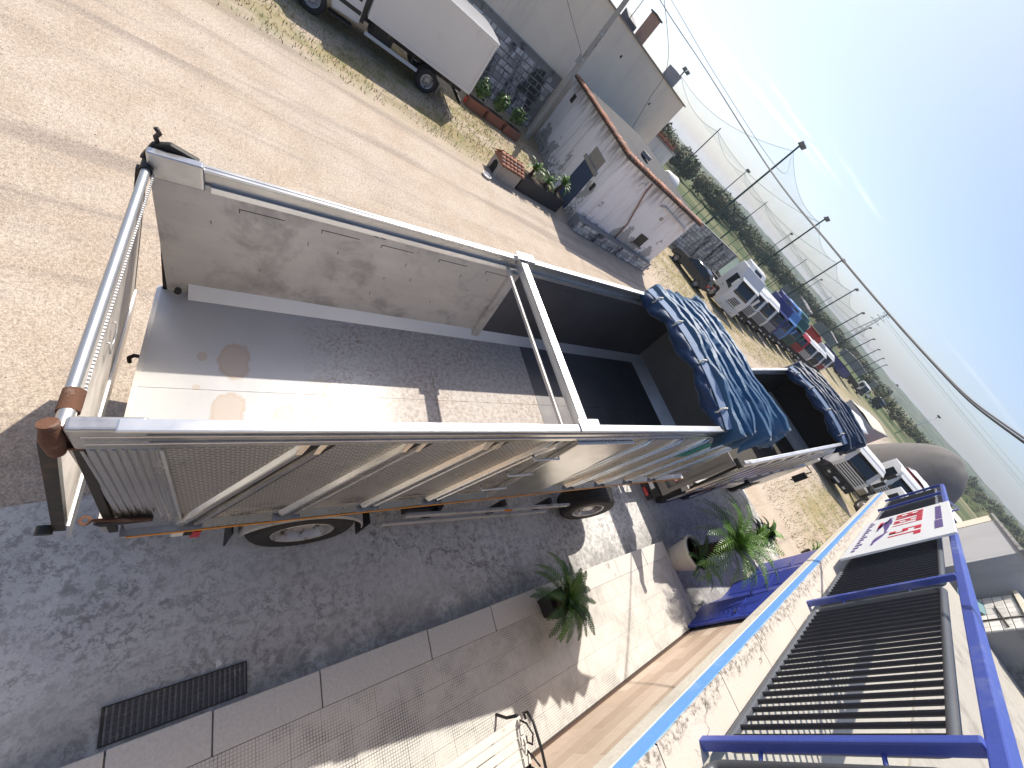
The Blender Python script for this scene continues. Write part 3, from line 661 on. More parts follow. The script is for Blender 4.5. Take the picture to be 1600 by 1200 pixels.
        f = MB(); f.add([(X0 + .0095, r_ - .024, u1 - .01), (X0 + .0095, r_ + .024, u1 - .01), (X0 + .0095, r_ - sl + .024, u0 + .01), (X0 + .0095, r_ - sl - .024, u0 + .01)], [(0, 1, 2, 3)]); pb(f, 'rib_shade_strip', GRIME_SHADE, thick=.002)  # shade of the rib recess, painted in as a dark strip
        f = MB(); f.add([(X0 + .003, r_ + .105, u1 - .01), (X0 + .003, r_ + .135, u1 - .01), (X0 + .003, r_ - sl + .15, u0 + .01), (X0 + .003, r_ - sl + .105, u0 + .01)], [(0, 1, 2, 3)]); pb(f, 'rib_seam', GRIME_SHADE, thick=.002)
    # plain rear plate with flutes
    f = MB()
    for k in range(8): f.prism([(HW, .155 + k * .041), (HW + .013, .166 + k * .041), (HW + .013, .180 + k * .041), (HW, .191 + k * .041)], 1.14, 2.57, 'z')
    f.box(HW, HW + .006, .15, .49, 1.10, 2.60); pb(f, 'fluted_plate', ALUOUT)
    f = MB(); f.box(HW, HW + .022, .488, .505, 1.10, 2.58); pb(f, 'weld_bead', ALUBR)
    if pillar:
        f = MB(); P_ = pillar; f.prism(P_, HW + .002, HW + .058, 'x'); pb(f, 'pillar', ALUOUT, bevel=.008)
        for k, (a, b) in enumerate(((3.30, 3.62), (3.22, 3.53), (3.10, 3.42))):
            f = MB(); f.tube([(HW + .02, a + .06 * 0, 2.30 - k * .4), (HW + .075, a, 2.30 - k * .4), (HW + .075, b, 2.30 - k * .4), (HW + .02, b, 2.30 - k * .4)], .011, 6); pb(f, 'step_rung', ALUBR, smooth=True)
    # sill plates catching the sky, tape
    edges = sorted([.52] + [r_ - .78 for r_ in ribs] + [L])
    for a, b in zip(edges[:-1], edges[1:]):
        if b - a < .25: continue
        f = MB(); f.prism([(HW, 1.18), (HW + .062, 1.135), (HW + .062, 1.12), (HW, 1.12)], a + .11, b - .11, 'y'); pb(f, 'sill_plate', SILLM)
    f = MB(); f.box(HW - .03, HW + .062, .12, L, zb, zb + .038); pb(f, 'bottom_rail', ALU)
    f = MB(); f.box(HW + .063, HW + .068, .16, L, zb + .006, zb + .038); pb(f, 'orange_tape', YEL)
    f = MB(); f.box(-HW - .03, -HW + .03, .06, L, zb, zb + .02); pb(f, 'bottom_rail', ALU)
    if cross:
        f = MB(); f.box(-HW + .03, HW - .03, cross - .055, cross + .045, 2.70, 2.815); pb(f, 'cross_bar', ALUBR, bevel=.008)
        f = MB(); f.box(-HW + .05, HW - .05, cross - .16, cross - .13, 2.62, 2.66); pb(f, 'cross_strip', ALUIN)
        for sg_ in (-1, 1):
            f = MB(); x0, x1 = sorted((sg_ * (HW - .10), sg_ * (HW + .035))); f.box(x0, x1, cross - .11, cross + .15, zt + .001, zt + .02); pb(f, 'bracket', ALUBR, bevel=.006)
            f = MB(); x0, x1 = sorted((sg_ * (I - .06), sg_ * (I - .001))); f.box(x0, x1, cross - .06, cross + .05, zf, 2.60); pb(f, 'inner_post', ALUIN)

AZ = R(4.1); PITCH = R(9.78)
tr = thing('tipper_trailer', 'raised aluminium tipper trailer in the foreground with open tailgate and blue tarpaulin', 'trailer',
           (-2.5 * math.cos(AZ) + 3.2 * math.sin(AZ), 2.5 * math.sin(AZ) + 3.2 * math.cos(AZ), 0), -AZ)
TB = T3((0, -3.2, 0)) @ Matrix.Rotation(PITCH, 4, 'X'); TC = T3((0, -3.2, 0))
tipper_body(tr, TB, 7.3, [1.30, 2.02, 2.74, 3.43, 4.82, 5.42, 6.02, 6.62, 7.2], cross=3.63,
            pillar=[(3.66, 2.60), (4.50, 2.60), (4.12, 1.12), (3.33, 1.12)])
tarp_roll(tr, TB, 6.02, 7.18, seed=2)
f = MB(); f.box(1.262, 1.268, 6.0, 6.45, 2.36, 2.50); 
f = MB(); f.prism([(5.98, 2.55), (6.30, 2.55), (6.05, 2.12), (5.80, 2.12)], 1.262, 1.266, 'x'); f.build('green_panel', mat('green_enamel', (.0, .19, .13), .4), tr, mx=TB)
# twin lamps (riveted plates) on the far rail and the small hooks
for k in range(2):
    f = MB(); f.box(-1.19, -1.165, 1.86 + k * .075, 1.92 + k * .075, 2.57, 2.65); f.build('rail_plate', DKST, tr, mx=TB, bevel=.005)
f = MB(); f.lathe([(.012, 0), (.03, .0), (.03, .05), (.012, .05)], (-1.12, .20, 1.37), (1, 0, .4), 10); f.build('eye_bolt', DKST, tr, mx=TB, smooth=True)
f = MB(); f.tube([(-.35, .05, 1.22), (-.35, -.03, 1.24), (-.35, -.07, 1.20), (-.35, -.075, 1.13)], .018, 8); f.build('lashing_hook', DKST, tr, mx=TB, smooth=True)
# tailgate, hanging plumb from its top hinges
tg = MB(TC); tg.box(-1.19, 1.19, -.392, -.362, 1.16, 2.60); gate = tg.build('tailgate', ALUIN, tr)
f = MB(TC); f.box(1.15, 1.205, -.425, -.36, 1.14, 2.62); f.build('gate_channel', DKST, gate)
f = MB(TC); f.box(-1.205, -1.15, -.425, -.36, 1.14, 2.62); f.build('gate_channel', DKST, gate)
for zz in (1.16, 1.66, 2.14): f = MB(TC); f.box(-1.15, 1.15, -.42, -.393, zz, zz + .06); f.build('gate_stiffener', ALU, gate)
f = MB(TC); f.box(-1.18, 1.18, -.361, -.345, .885, 1.17); f.build('light_block_lip', ALUBR, gate)  # lip lengthened downwards to block a strip of sunlight under the gate
f = MB(TC); f.tube([(-1.13, -.36, 2.66), (1.0, -.36, 2.66)], .030, 16); f.build('hinge_tube', GALV, gate, smooth=True, auto=40)
f = MB(TC)
for k in range(80): f.box(-1.1 + k * .026, -1.088 + k * .026, -.318, -.306, 2.635, 2.665)
f.build('seal_strip', ALUBR, gate)
f = MB(TC); f.tube([(-.10, -.358, 1.99), (-.10, -.335, 1.99), (-.10, -.335, 1.86), (.10, -.335, 1.86), (.10, -.335, 1.99), (.10, -.358, 1.99)], .009, 6); f.build('gate_handle', ALUBR, gate, smooth=True)
# near hinge assembly, rusty
f = MB(TC); f.tube([(.93, -.345, 2.68), (1.06, -.345, 2.68)], .047, 16); f.build('hinge_sleeve', RUST, tr, smooth=True, auto=40)
f = MB(TC); f.tube([(1.05, -.345, 2.69), (1.17, -.345, 2.70)], .036, 16); f.build('hinge_pin', ALU, tr, smooth=True, auto=40)
f = MB(TC); f.tube([(1.20, -.375, 2.80), (1.235, -.365, 2.72), (1.235, -.35, 2.58)], [.036, .046, .036], 14); f.build('hinge_knuckle', RUST, tr, smooth=True, auto=40)
f = MB(TC); f.tube([(1.20, -.376, 2.80), (1.195, -.38, 2.815)], .041, 14); f.build('hinge_stub', RUST, tr, smooth=True, auto=40)
f = MB(TC); f.prism([(-.36, 2.62), (-.34, 2.74), (-.24, 2.77), (-.19, 2.72), (-.24, 2.62)], 1.15, 1.20, 'x'); f.build('hinge_cheek', RUST, tr, bevel=.012)
f = MB(TC); f.box(1.16, 1.225, -.37, -.26, 2.575, 2.60); f.build('hinge_plate', RUST, tr)
# far hinge
f = MB(TC); f.tube([(-1.25, -.36, 2.66), (-1.10, -.36, 2.66)], .042, 12); f.build('hinge_pin', DKST, tr, smooth=True, auto=40)
f = MB(TC); f.prism([(-.42, 2.66), (-.36, 2.82), (-.25, 2.88), (-.06, 2.84), (-.20, 2.66)], -1.285, -1.235, 'x'); f.build('hinge_cheek', DKST, tr, bevel=.012)
f = MB(TC); f.tube([(-1.26, -.31, 2.78), (-1.265, -.34, 2.88), (-1.26, -.32, 2.92), (-1.265, -.345, 2.955)], .018, 8); f.build('hinge_latch', DKST, tr, smooth=True)
# lower locking claws
f = MB(TC); f.lathe([(.016, -.03), (.034, -.03), (.034, .03), (.016, .03), (.016, -.03)], (1.24, -.255, 1.46), (.3, .1, 1), 14, cap=False); f.build('lock_ring', RUST, tr, smooth=True, auto=40)
f = MB(TC); f.tube([(1.24, -.225, 1.46), (1.245, -.08, 1.46), (1.25, .10, 1.46)], [.010, .016, .014], 10); f.build('lock_arm', RUST, tr, smooth=True)
f = MB(TB); f.prism([(.02, 1.395), (.20, 1.42), (.34, 1.40), (.34, 1.36), (.05, 1.33)], 1.215, 1.25, 'x'); f.build('lock_shroud', CHAS, tr, bevel=.008)
f = MB(TC); f.tube([(1.18, -.46, 1.20), (1.24, -.46, 1.19)], .045, 12); f.build('lock_bush', DKST, gate, smooth=True, auto=40)
# chassis, level
f = MB(TC)
for s_ in (-.45, .45): f.box(s_ - .05, s_ + .05, .25, 7.0, .78, 1.02)
for t_ in (.4, 1.4, 2.4, 3.6, 4.8, 5.9, 6.9): f.box(-.45, .45, t_ - .05, t_ + .05, .82, .98)
f.build('chassis_frame', CHAS, tr)
f = MB(TC); f.tube([(-.95, 1.4, .54), (.95, 1.4, .54)], .07, 12); f.build('axle', CHAS, tr, smooth=True, auto=40)
f = MB(TC); f.tube([(-.95, 6.5, .54), (.95, 6.5, .54)], .07, 12); f.lathe([(.55, .70), (.55, .78)], (0, 6.4, 0), (0, 0, 1), 28); f.build('axle', CHAS, tr, smooth=True, auto=40)
f = MB(TC); f.beam((-.35, 6.6, .66), (0, 8.4, .66), .09, .12); f.beam((.35, 6.6, .66), (0, 8.4, .66), .09, .12); f.tube([(0, 8.35, .66), (0, 8.65, .66)], .05, 10); f.build('drawbar', CHAS, tr)
wheel(tr, (1.21, 1.40, .535), .535, .36, 1, mx=TC, dish=.13); wheel(tr, (-1.21, 1.40, .535), .535, .36, -1, mx=TC, dish=.13)
wheel(tr, (1.235, 6.48, .535), .535, .40, 1, R(-7), mx=TC, dish=.11); wheel(tr, (-1.235, 6.48, .535), .535, .40, -1, R(-7), mx=TC, dish=.11)
for sg_ in (1, -1):                               # mudguards
    f = MB(TC); P_ = []
    for k in range(17):
        a = R(12 + k * 9.75); y, z = 1.40 + .63 * math.cos(a), .52 + .60 * math.sin(a)
        P_.append([(sg_ * .86, y, z), (sg_ * 1.20, y, z), (sg_ * 1.215, y, z - .03)])
    f.grid(P_); f.build('mudguard', LGREY, tr, smooth=True, auto=40, thick=.012)
    for yy in (.72, 2.08): f = MB(TC); f.box(sg_ * 1.03 - .17, sg_ * 1.03 + .17, yy - .008, yy + .008, .30, .72); f.build('mud_flap', BLK, tr)
    for k, (zz, a, b) in enumerate(((.86, 2.45, 5.5), (.58, 2.25, 5.2))):
        f = MB(TC); f.box(sg_ * 1.19 - .02, sg_ * 1.19 + .02, a, b, zz, zz + .10); f.build('side_guard', LGREY, tr, bevel=.008)
    for t_ in (2.9, 4.0, 5.0): f = MB(TC); f.box(sg_ * 1.12 - .045, sg_ * 1.12 + .045, t_ - .03, t_ + .03, .55, 1.0); f.build('guard_bracket', CHAS, tr)
    f = MB(TC); f.box(sg_ * 1.215 - .012, sg_ * 1.215 + .012, 4.05, 4.17, .90, .95); f.build('marker_lamp', ORL, tr)
    f = MB(TC); f.box(sg_ * 1.08 - .10, sg_ * 1.08 + .10, .40, .47, .62, .80); f.build('tail_lamp', REDL, tr)
    f = MB(TC); f.box(sg_ * 1.15 - .05, sg_ * 1.15 + .05, .30, .40, .78, .98); f.build('lamp_bracket', CHAS, tr)
    f = MB(TC); f.box(sg_ * 1.19 - .035, sg_ * 1.19 + .035, .25, .33, .86, .98); f.build('side_reflector', WHL, tr)
f = MB(TC); f.cbox((1.0, 2.75, .82), (.24, .5, .26)); f.build('tool_box', BLK, tr, bevel=.02)
f = MB(TC); f.tube([(0, 3.9, .9), (0, 4.3, 1.95)], [.11, .09], 14); f.build('hydraulic_ram', GALV, tr, smooth=True, auto=40)
f = MB(TC); f.box(-1.1, 1.1, .33, .40, .48, .60); f.build('underrun_bar', CHAS, tr)

# ------------------------------------------------------------------ the truck in front of the trailer
AZ2 = R(2.0); P2 = R(15.6)
tk = thing('tipper_truck', 'tipper truck ahead of the foreground trailer, body raised, navy tarpaulin at its front', 'truck',
           (-2.275 * math.cos(AZ2) + 12 * math.sin(AZ2), 2.275 * math.sin(AZ2) + 12 * math.cos(AZ2), 0), -AZ2)
KB = T3((0, 10.03 - 12, -.066)) @ Matrix.Rotation(P2, 4, 'X'); KC = T3((0, -12, 0))
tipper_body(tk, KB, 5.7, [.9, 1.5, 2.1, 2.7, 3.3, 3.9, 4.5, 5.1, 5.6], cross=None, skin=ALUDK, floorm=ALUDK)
tarp_roll(tk, KB, 4.55, 5.5, seed=5, pleats=6, fan=.2, m1=m_tarp('slate_blue_tarpaulin', (.022, .045, .09)))
f = MB(KC); f.box(-1.19, 1.19, 8.98, 9.03, 1.02, 2.62); g2 = f.build('tailgate', TAUPE, tk)
f = MB(KC); f.box(-1.22, 1.22, 8.90, 8.98, .90, 1.10); f.build('gate_beam', TAUPE, g2, bevel=.01)
f = MB(KC)
for s_ in (-1.17, 1.17): f.box(s_ - .04, s_ + .04, 8.90, 8.98, 1.1, 2.62)
f.build('gate_frame', TAUPE, g2)
f = MB(KC); f.tube([(1.10, 8.99, 2.70), (1.30, 8.99, 2.70)], .06, 12); f.build('hinge_pin', DKST, tk, smooth=True, auto=40)
f = MB(KC); f.tube([(-1.30, 8.99, 2.70), (-1.10, 8.99, 2.70)], .06, 12); f.build('hinge_pin', DKST, tk, smooth=True, auto=40)
f = MB(KC); f.box(-1.2, 1.2, 8.85, 8.95, .52, .66); f.build('underrun_bar', CHAS, tk)
for k in range(6):
    f = MB(KC); f.box(-1.18 + k * .40, -.99 + k * .40, 8.84, 8.849, .74, .84); f.build('chevron', REDL if k % 2 == 0 else WHL, tk)
f = MB(KC); f.box(-1.2, 1.2, 8.85, 8.9, .68, .88); f.build('lamp_bar', CHAS, tk)
for s_ in (-1.0, 1.0): f = MB(KC); f.box(s_ - .10, s_ + .10, 8.82, 8.85, .56, .63); f.build('tail_lamp', REDL, tk)
f = MB(KC); f.lathe([(.07, 0), (.07, .012)], (1.0, 8.965, 1.35), (0, -1, 0), 20); f.build('speed_disc', WHL, g2)
f = MB(KC); f.lathe([(.07, .0121), (.07, .016), (.052, .016)], (1.0, 8.965, 1.35), (0, -1, 0), 20, cap=False); f.build('speed_disc_ring', REDL, g2)
f = MB(KC)
for s_ in (-.42, .42): f.box(s_ - .05, s_ + .05, 9.0, 17.0, .72, .98)
for t_ in (9.2, 11.2, 13, 15): f.box(-.42, .42, t_ - .05, t_ + .05, .76, .94)
f.build('chassis_frame', CHAS, tk)
for t_ in (10.4, 11.75):
    f = MB(KC); f.tube([(-.9, t_, .52), (.9, t_, .52)], .09, 12); f.build('axle', CHAS, tk, smooth=True, auto=40)
    for sg_ in (1, -1): wheel(tk, (sg_ * 1.22, t_, .52), .52, .56, sg_, mx=KC, dish=.16)
f = MB(KC); f.tube([(-.9, 15.6, .52), (.9, 15.6, .52)], .08, 12); f.build('axle', CHAS, tk, smooth=True, auto=40)
for sg_ in (1, -1): wheel(tk, (sg_ * 1.22, 15.6, .52), .52, .32, sg_, mx=KC, dish=.03)
f = MB(KC); f.box(.75, 1.18, 12.7, 14.2, .55, 1.02); f.build('fuel_tank', ALU, tk, bevel=.06, seg=3)
f = MB(KC); f.box(-1.18, -.75, 12.7, 14.2, .55, 1.02); f.build('battery_box', BLK, tk, bevel=.03)
f = MB(KC); f.prism([(14.75, .95), (14.75, 2.75), (15.0, 2.92), (16.6, 2.75), (16.95, 1.75), (17.0, .55), (16.1, .55), (15.9, .98)], -1.2, 1.2, 'x')
f.build('cab', mat('white_truck_paint', (.62, .62, .62), .3, 0, .05, 2), tk, bevel=.05, seg=3)
for sg_ in (1, -1):
    f = MB(KC); f.tube([(sg_ * 1.2, 16.6, 2.3), (sg_ * 1.42, 16.75, 2.3), (sg_ * 1.42, 16.75, 1.6)], .018, 6); a = f.build('mirror_arm', BLK, tk, smooth=True)
    f = MB(KC); f.cbox((sg_ * 1.45, 16.72, 1.9), (.22, .10, .44)); f.build('mirror', BLK, a, bevel=.03)
# ------------------------------------------------------------------ stone wall, house, shed
def stone_wall(name, label, x0, y0, y1, h, az, thick=.45, cell=.34, rowh=.22, skip=0., seed=1):
    rnd = random.Random(seed); w_ = thing(name, label, 'wall', (x0, y0, 0), -az)
    L = (y1 - y0) / math.cos(az); f = MB(); f.box(-thick, -.03, 0, L, 0, h - .05); f.build('wall_core', MORTAR, w_)
    f = MB(); f.box(-thick - .03, .03, 0, L, h - .05, h + .03); f.build('wall_cap', MORTAR, w_, bevel=.02)
    protos = []
    for k in range(6):
        f = MB(); lw = cell * (.55 + .16 * k) ; hh = rowh - .03
        n_ = []; 
        for zz, yy in ((-hh / 2, -lw / 2), (-hh / 2, lw / 2), (hh / 2, lw / 2), (hh / 2, -lw / 2)): n_.append((yy + rnd.uniform(-.03, .03), zz + rnd.uniform(-.02, .02)))
        vs = [(-.05, a, b) for a, b in n_] + [(rnd.uniform(0, .03), a * .88, b * .82) for a, b in n_]
        f.add(vs, [(4, 5, 6, 7), (0, 1, 5, 4), (1, 2, 6, 5), (2, 3, 7, 6), (3, 0, 4, 7)]); protos.append((f, lw))
    built = {}; z = .02; cnt = 0; rest = MB(); 
    while z + rowh < h:
        y = rnd.uniform(0, .2)
        while y < L - .3:
            k = rnd.randrange(6); f, lw = protos[k]
            if y + lw > L: break
            mx = T3((-.025 + rnd.uniform(0, .03), y + lw / 2, z + rowh / 2)) @ Matrix.Rotation(rnd.choice((0, math.pi)) + rnd.uniform(-.05, .05), 4, 'X')
            if cnt < 299:
                if k not in built: built[k] = f.build('stone', STONE, w_, mx=mx, norm=False)
                else: link_copy(built[k], w_, mx)
            else:
                rest.add([mx @ v for v in f.v], f.f)
            cnt += 1; y += lw + .02
        z += rowh
    if rest.v: o = rest.build('far_stones', STONE, w_); o['kind'] = 'stuff'
    return w_
WAZ = R(2.5)
stone_wall('stone_wall', 'blackened whitewashed stone wall behind the white box truck', -23.55, 1.0, 15.4, 3.0, WAZ, cell=.52, rowh=.30, seed=4)
stone_wall('boundary_wall', 'grey stone boundary wall beyond the shed, behind the black car', -22.25, 23.0, 42.5, 2.75, WAZ, cell=.52, rowh=.30, seed=9)
hs = thing('stucco_house', 'tall windowless grey-beige stucco house behind the white shed', 'house', (-28, 15, 0))
def Hh(m): m.M = T3((28, -15, 0)); return m
def wx(y): return -23.62 + (y - 1) * math.tan(WAZ)
f = Hh(MB()); f.add([(wx(1) - .06, 1, 3.02), (wx(23.5) - .06, 23.5, 3.02), (-34, 23.5, 3.02), (-34, 1, 3.02), (wx(1) - .06, 1, 6.9), (wx(23.5) - .06, 23.5, 6.56), (-34, 23.5, 6.56), (-34, 1, 6.9)],
                    [(0, 1, 2, 3), (4, 7, 6, 5), (0, 4, 5, 1), (1, 5, 6, 2), (2, 6, 7, 3), (3, 7, 4, 0)]); f.build('wall', HOUSE, hs)
f = Hh(MB()); f.add([(wx(15.4) - .06, 15.4, 0), (wx(23.5) - .06, 23.5, 0), (-34, 23.5, 0), (-34, 15.4, 0), (wx(15.4) - .06, 15.4, 3.02), (wx(23.5) - .06, 23.5, 3.02), (-34, 23.5, 3.02), (-34, 15.4, 3.02)],
                    [(0, 1, 2, 3), (4, 7, 6, 5), (0, 4, 5, 1), (1, 5, 6, 2), (2, 6, 7, 3), (3, 7, 4, 0)]); f.build('lower_wall', HOUSE, hs)
f = Hh(MB()); f.add([(wx(1) + .02, 1, 6.9), (wx(23.6) + .02, 23.6, 6.56), (-34, 23.6, 6.56), (-34, 1, 6.9), (wx(1) + .02, 1, 6.97), (wx(23.6) + .02, 23.6, 6.63), (-34, 23.6, 6.63), (-34, 1, 6.97)],
                    [(0, 1, 2, 3), (4, 7, 6, 5), (0, 4, 5, 1), (1, 5, 6, 2), (2, 6, 7, 3), (3, 7, 4, 0)]); rf = f.build('roof', mat('roof_edge', (.25, .22, .2), .9), hs)
BRICK = mat('chimney_brick', (.42, .27, .20), .9, 0, .25, 6, bump=.4)
f = Hh(MB()); f.box(-23.95, -23.45, 18.1, 18.6, 6.6, 7.95); f.build('chimney', BRICK, rf)
f = Hh(MB()); f.box(-24.02, -23.38, 18.03, 18.67, 7.95, 8.02); f.build('chimney_cap', DARKROOF, rf)
f = Hh(MB()); f.box(-24.4, -23.5, 21.9, 22.5, 6.55, 7.35); f.build('vent_box', mat('grey_vent', (.3, .3, .31), .7), rf)
f = Hh(MB()); f.prism([(-24.3, 6.7), (-24.3, 7.2), (-23.6, 7.0), (-23.6, 6.7)], 16.9, 17.7, 'y'); f.build('roof_hatch', mat('dark_hatch', (.09, .09, .1), .6), rf)
f = Hh(MB()); f.tube([(-23.75, 23.46, 6.5), (-23.55, 23.75, 6.42), (-23.5, 23.8, 6.2)], .05, 6); f.build('gutter_spout', mat('grey_pipe', (.3, .29, .28), .6), hs)
for yy, zz in ((17.5, 5.6), (21.2, 5.2), (12.2, 6.0)): f = Hh(MB()); f.box(wx(yy) - .07, wx(yy) - .05, yy, yy + .12, zz, zz + .14); f.build('wall_vent', DKST, hs)
f = Hh(MB()); f.tube([(-23.9, 17.2, 6.7), (-23.9, 17.2, 9.6)], .025, 6); am = f.build('antenna_mast', GALV, hs, smooth=True)
f = Hh(MB()); f.tube([(-24.2, 16.6, 9.4), (-23.6, 17.9, 9.5)], .015, 5)
for k in range(5): f.tube([(-24.45 + k * .13 + .15, 16.75 + k * .25 + .1, 9.43), (-24.15 + k * .13 - .15 + .3, 16.75 + k * .25 - .12, 9.43)], .008, 4)
f.build('antenna_boom', GALV, hs, smooth=True)
# lower white house part with balcony behind
bh = thing('white_house', 'low white house end with flower boxes on its balcony beyond the stucco house', 'house', (-27, 27.5, 0))
f = MB(); f.box(-2.4, 1.4, -2.0, 2.0, 0, 4.3); f.build('wall', m_stucco('white_render', (.66, .65, .63), (.3, .28, .26), .3), bh)
f = MB(); f.box(-2.5, 1.5, -2.1, 2.1, 4.3, 4.42); f.build('balcony_slab', MORTAR, bh)
for k in range(5):
    f = MB(); f.box(1.15, 1.4, -1.8 + k * .72, -1.25 + k * .72, 4.42, 4.62); b_ = f.build('flower_box', TERRA, bh, bevel=.02)
    f = MB(); rnd = random.Random(k)
    for i in range(60):
        c = Vector((1.27 + rnd.gauss(0, .12), -1.52 + k * .72 + rnd.gauss(0, .2), 4.72 + rnd.gauss(0, .1))); d = Vector((rnd.gauss(0, 1), rnd.gauss(0, 1), rnd.gauss(0, 1))).normalized() * .06; e = d.cross(Vector((rnd.random(), .3, rnd.random()))).normalized() * .05
        f.quad(c - d, c + e, c + d, c - e)
    f.build('dry_plant', mat('dry_flower', (.18, .10, .05), .9, 0, .5, 8), b_)
# shed
sh = thing('white_shed', 'peeling white shed with brown tiled eaves and a blue door in the yard corner', 'shed', (-16, 17, 0))
def Sd(m): m.M = T3((16, -17, 0)); return m
A = (-22.3, 15.72); C = (-13.92, 14.12); D = (-13.48, 20.63); E_ = (-21.9, 22.2)
def wall_poly(ps, z0, z1): 
    f = Sd(MB()); n = len(ps); f.add([(a, b, z0) for a, b in ps] + [(a, b, z1) for a, b in ps], [tuple(range(n))[::-1], tuple(range(n, 2 * n))] + [(i, (i + 1) % n, n + (i + 1) % n, n + i) for i in range(n)]); return f
wall_poly([A, C, D, E_], 0, 3.55).build('wall', SHED, sh)
f = Sd(MB()); f.add([(-22.4, 15.5, 3.55), (-13.7, 13.85, 3.60), (-13.2, 20.8, 3.60), (-21.9, 22.4, 3.55), (-22.4, 15.5, 3.62), (-13.7, 13.85, 3.67), (-13.2, 20.8, 3.67), (-21.9, 22.4, 3.62), (-18, 18.1, 4.15)],
                    [(0, 1, 2, 3), (0, 4, 5, 1), (1, 5, 6, 2), (2, 6, 7, 3), (3, 7, 4, 0), (4, 8, 5), (5, 8, 6), (6, 8, 7), (7, 8, 4)]); rf = f.build('roof', DARKROOF, sh)
et = None
def eave(p, q, n):
    global et
    p, q = Vector(p), Vector(q); d = (q - p); a = math.atan2(d.y, d.x)
    for i in range(n):
        c = p + d * ((i + .5) / n); mx = T3(c + Vector((16, -17, 0))) @ RZ(a) @ Matrix.Rotation(random.uniform(-.06, .06), 4, 'X')
        if et is None:
            f = MB(); P_ = []
            for y in (-.16, .22):
                P_.append([(.125 * math.cos(R(k * 30)), y, .07 * math.sin(R(k * 30)) + y * .18) for k in range(7)])
            f.grid(P_); et = f.build('eave_tile', ROOFT, rf, smooth=True, mx=mx, thick=.016)
        else: link_copy(et, rf, mx)
eave((-22.3, 15.5, 3.66), (-13.75, 13.9, 3.70), 34); eave((-13.68, 13.95, 3.70), (-13.22, 20.75, 3.70), 27)
# plinth of rough stone along the side facing the yard
pl_ = Sd(MB()); pl_.box(-13.85, -13.3, 13.98, 20.7, 0, .55); pl_.build('plinth', MORTAR, sh)
sp = None; rnd = random.Random(12)
for z in (.03, .21, .39):
    y = 13.98
    while y < 20.5:
        w_ = rnd.uniform(.22, .5); f = Sd(MB()); f.box(-13.32, -13.27 + rnd.uniform(0, .04), y, y + w_ - .02, z, z + .16); f.build('plinth_stone', STONE, sh, bevel=.02, seg=1); y += w_
f = Sd(MB()); f.box(-13.9, -13.24, 13.94, 20.75, .565, .60); f.build('plinth_slab', MORTAR, sh)
def onA(t, z, off=.0):     # point on the face A, t metres from corner C, off metres out
    d = Vector((A[0] - C[0], A[1] - C[1], 0)).normalized(); n_ = Vector((d.y, -d.x, 0)); n_ = n_ if n_.y < 0 else -n_
    p = Vector((C[0], C[1], 0)) + d * t + n_ * off; return (p.x, p.y, z)
def slabA(t0, t1, z0, z1, o0, o1):
    f = Sd(MB()); f.add([onA(t0, z0, o0), onA(t1, z0, o0), onA(t1, z0, o1), onA(t0, z0, o1), onA(t0, z1, o0), onA(t1, z1, o0), onA(t1, z1, o1), onA(t0, z1, o1)],
                        [(0, 1, 2, 3), (4, 7, 6, 5), (0, 4, 5, 1), (1, 5, 6, 2), (2, 6, 7, 3), (3, 7, 4, 0)]); return f
dr = slabA(1.05, 2.55, .05, 2.0, .0, .035).build('door', mat('slate_blue_door', (.045, .075, .135), .6, 0, .2, 6), sh)
for k in range(7): slabA(1.08 + k * .21, 1.265 + k * .21, .07, 1.98, .036, .048).build('door_board', dr.data.materials[0], dr)
slabA(.9, 2.7, 2.02, 2.2, .0, .10).build('door_lintel', mat('worn_canopy', (.3, .28, .24), .9, 0, .3, 5), sh)
slabA(1.1, 2.5, 2.2, 2.75, .0, .02).build('bare_patch', mat('bare_plaster', (.33, .30, .25), .95, 0, .3, 4, bump=.4), sh)
slabA(.40, .62, 1.55, 1.9, .0, .03).build('vent_box', DKST, sh)
slabA(7.3, 7.7, 2.7, 3.1, .0, .03).build('small_window', DKST, sh)
def onB(t, z, off=0.):
    d = Vector((D[0] - C[0], D[1] - C[1], 0)).normalized(); n_ = Vector((d.y, -d.x, 0)); p = Vector((C[0], C[1], 0)) + d * t + n_ * off; return (p.x, p.y, z)
def slabB(t0, t1, z0, z1, o0, o1):
    f = Sd(MB()); f.add([onB(t0, z0, o0), onB(t1, z0, o0), onB(t1, z0, o1), onB(t0, z0, o1), onB(t0, z1, o0), onB(t1, z1, o0), onB(t1, z1, o1), onB(t0, z1, o1)],
                        [(0, 1, 2, 3), (4, 7, 6, 5), (0, 4, 5, 1), (1, 5, 6, 2), (2, 6, 7, 3), (3, 7, 4, 0)]); return f
w1 = slabB(4.2, 4.9, .95, 1.55, .0, .02).build('window', DKST, sh); slabB(4.1, 5.0, .86, .95, .0, .09).build('window_sill', MORTAR, w1)
f = Sd(MB()); f.tube([onB(3.0, .6, .05), onB(2.9, 1.5, .05), onB(2.2, 3.0, .05), onB(2.1, 3.5, .05)], .035, 8); f.build('drain_pipe', mat('rusty_pipe', (.33, .2, .14), .7), sh, smooth=True)
f = Sd(MB()); f.tube([onB(3.6, 3.05, .05), onB(3.9, 3.15, .07), onB(6.2, 3.0, .07), onB(6.35, 2.9, .05)], .045, 8); f.build('vent_pipe', mat('pale_pipe', (.55, .53, .5), .5), sh, smooth=True)
slabB(4.3, 4.52, 2.55, 2.72, .0, .03).build('meter_box', mat('beige_box', (.42, .36, .28), .7), sh)
slabB(1.6, 1.85, 3.05, 3.25, .0, .06).build('junction_box', WHITEP, sh)
f = Sd(MB()); f.tube([(-15.2, 16.2, 3.9), (-15.2, 16.2, 4.05)], .28, 14); f.build('roof_vent', MORTAR, rf)
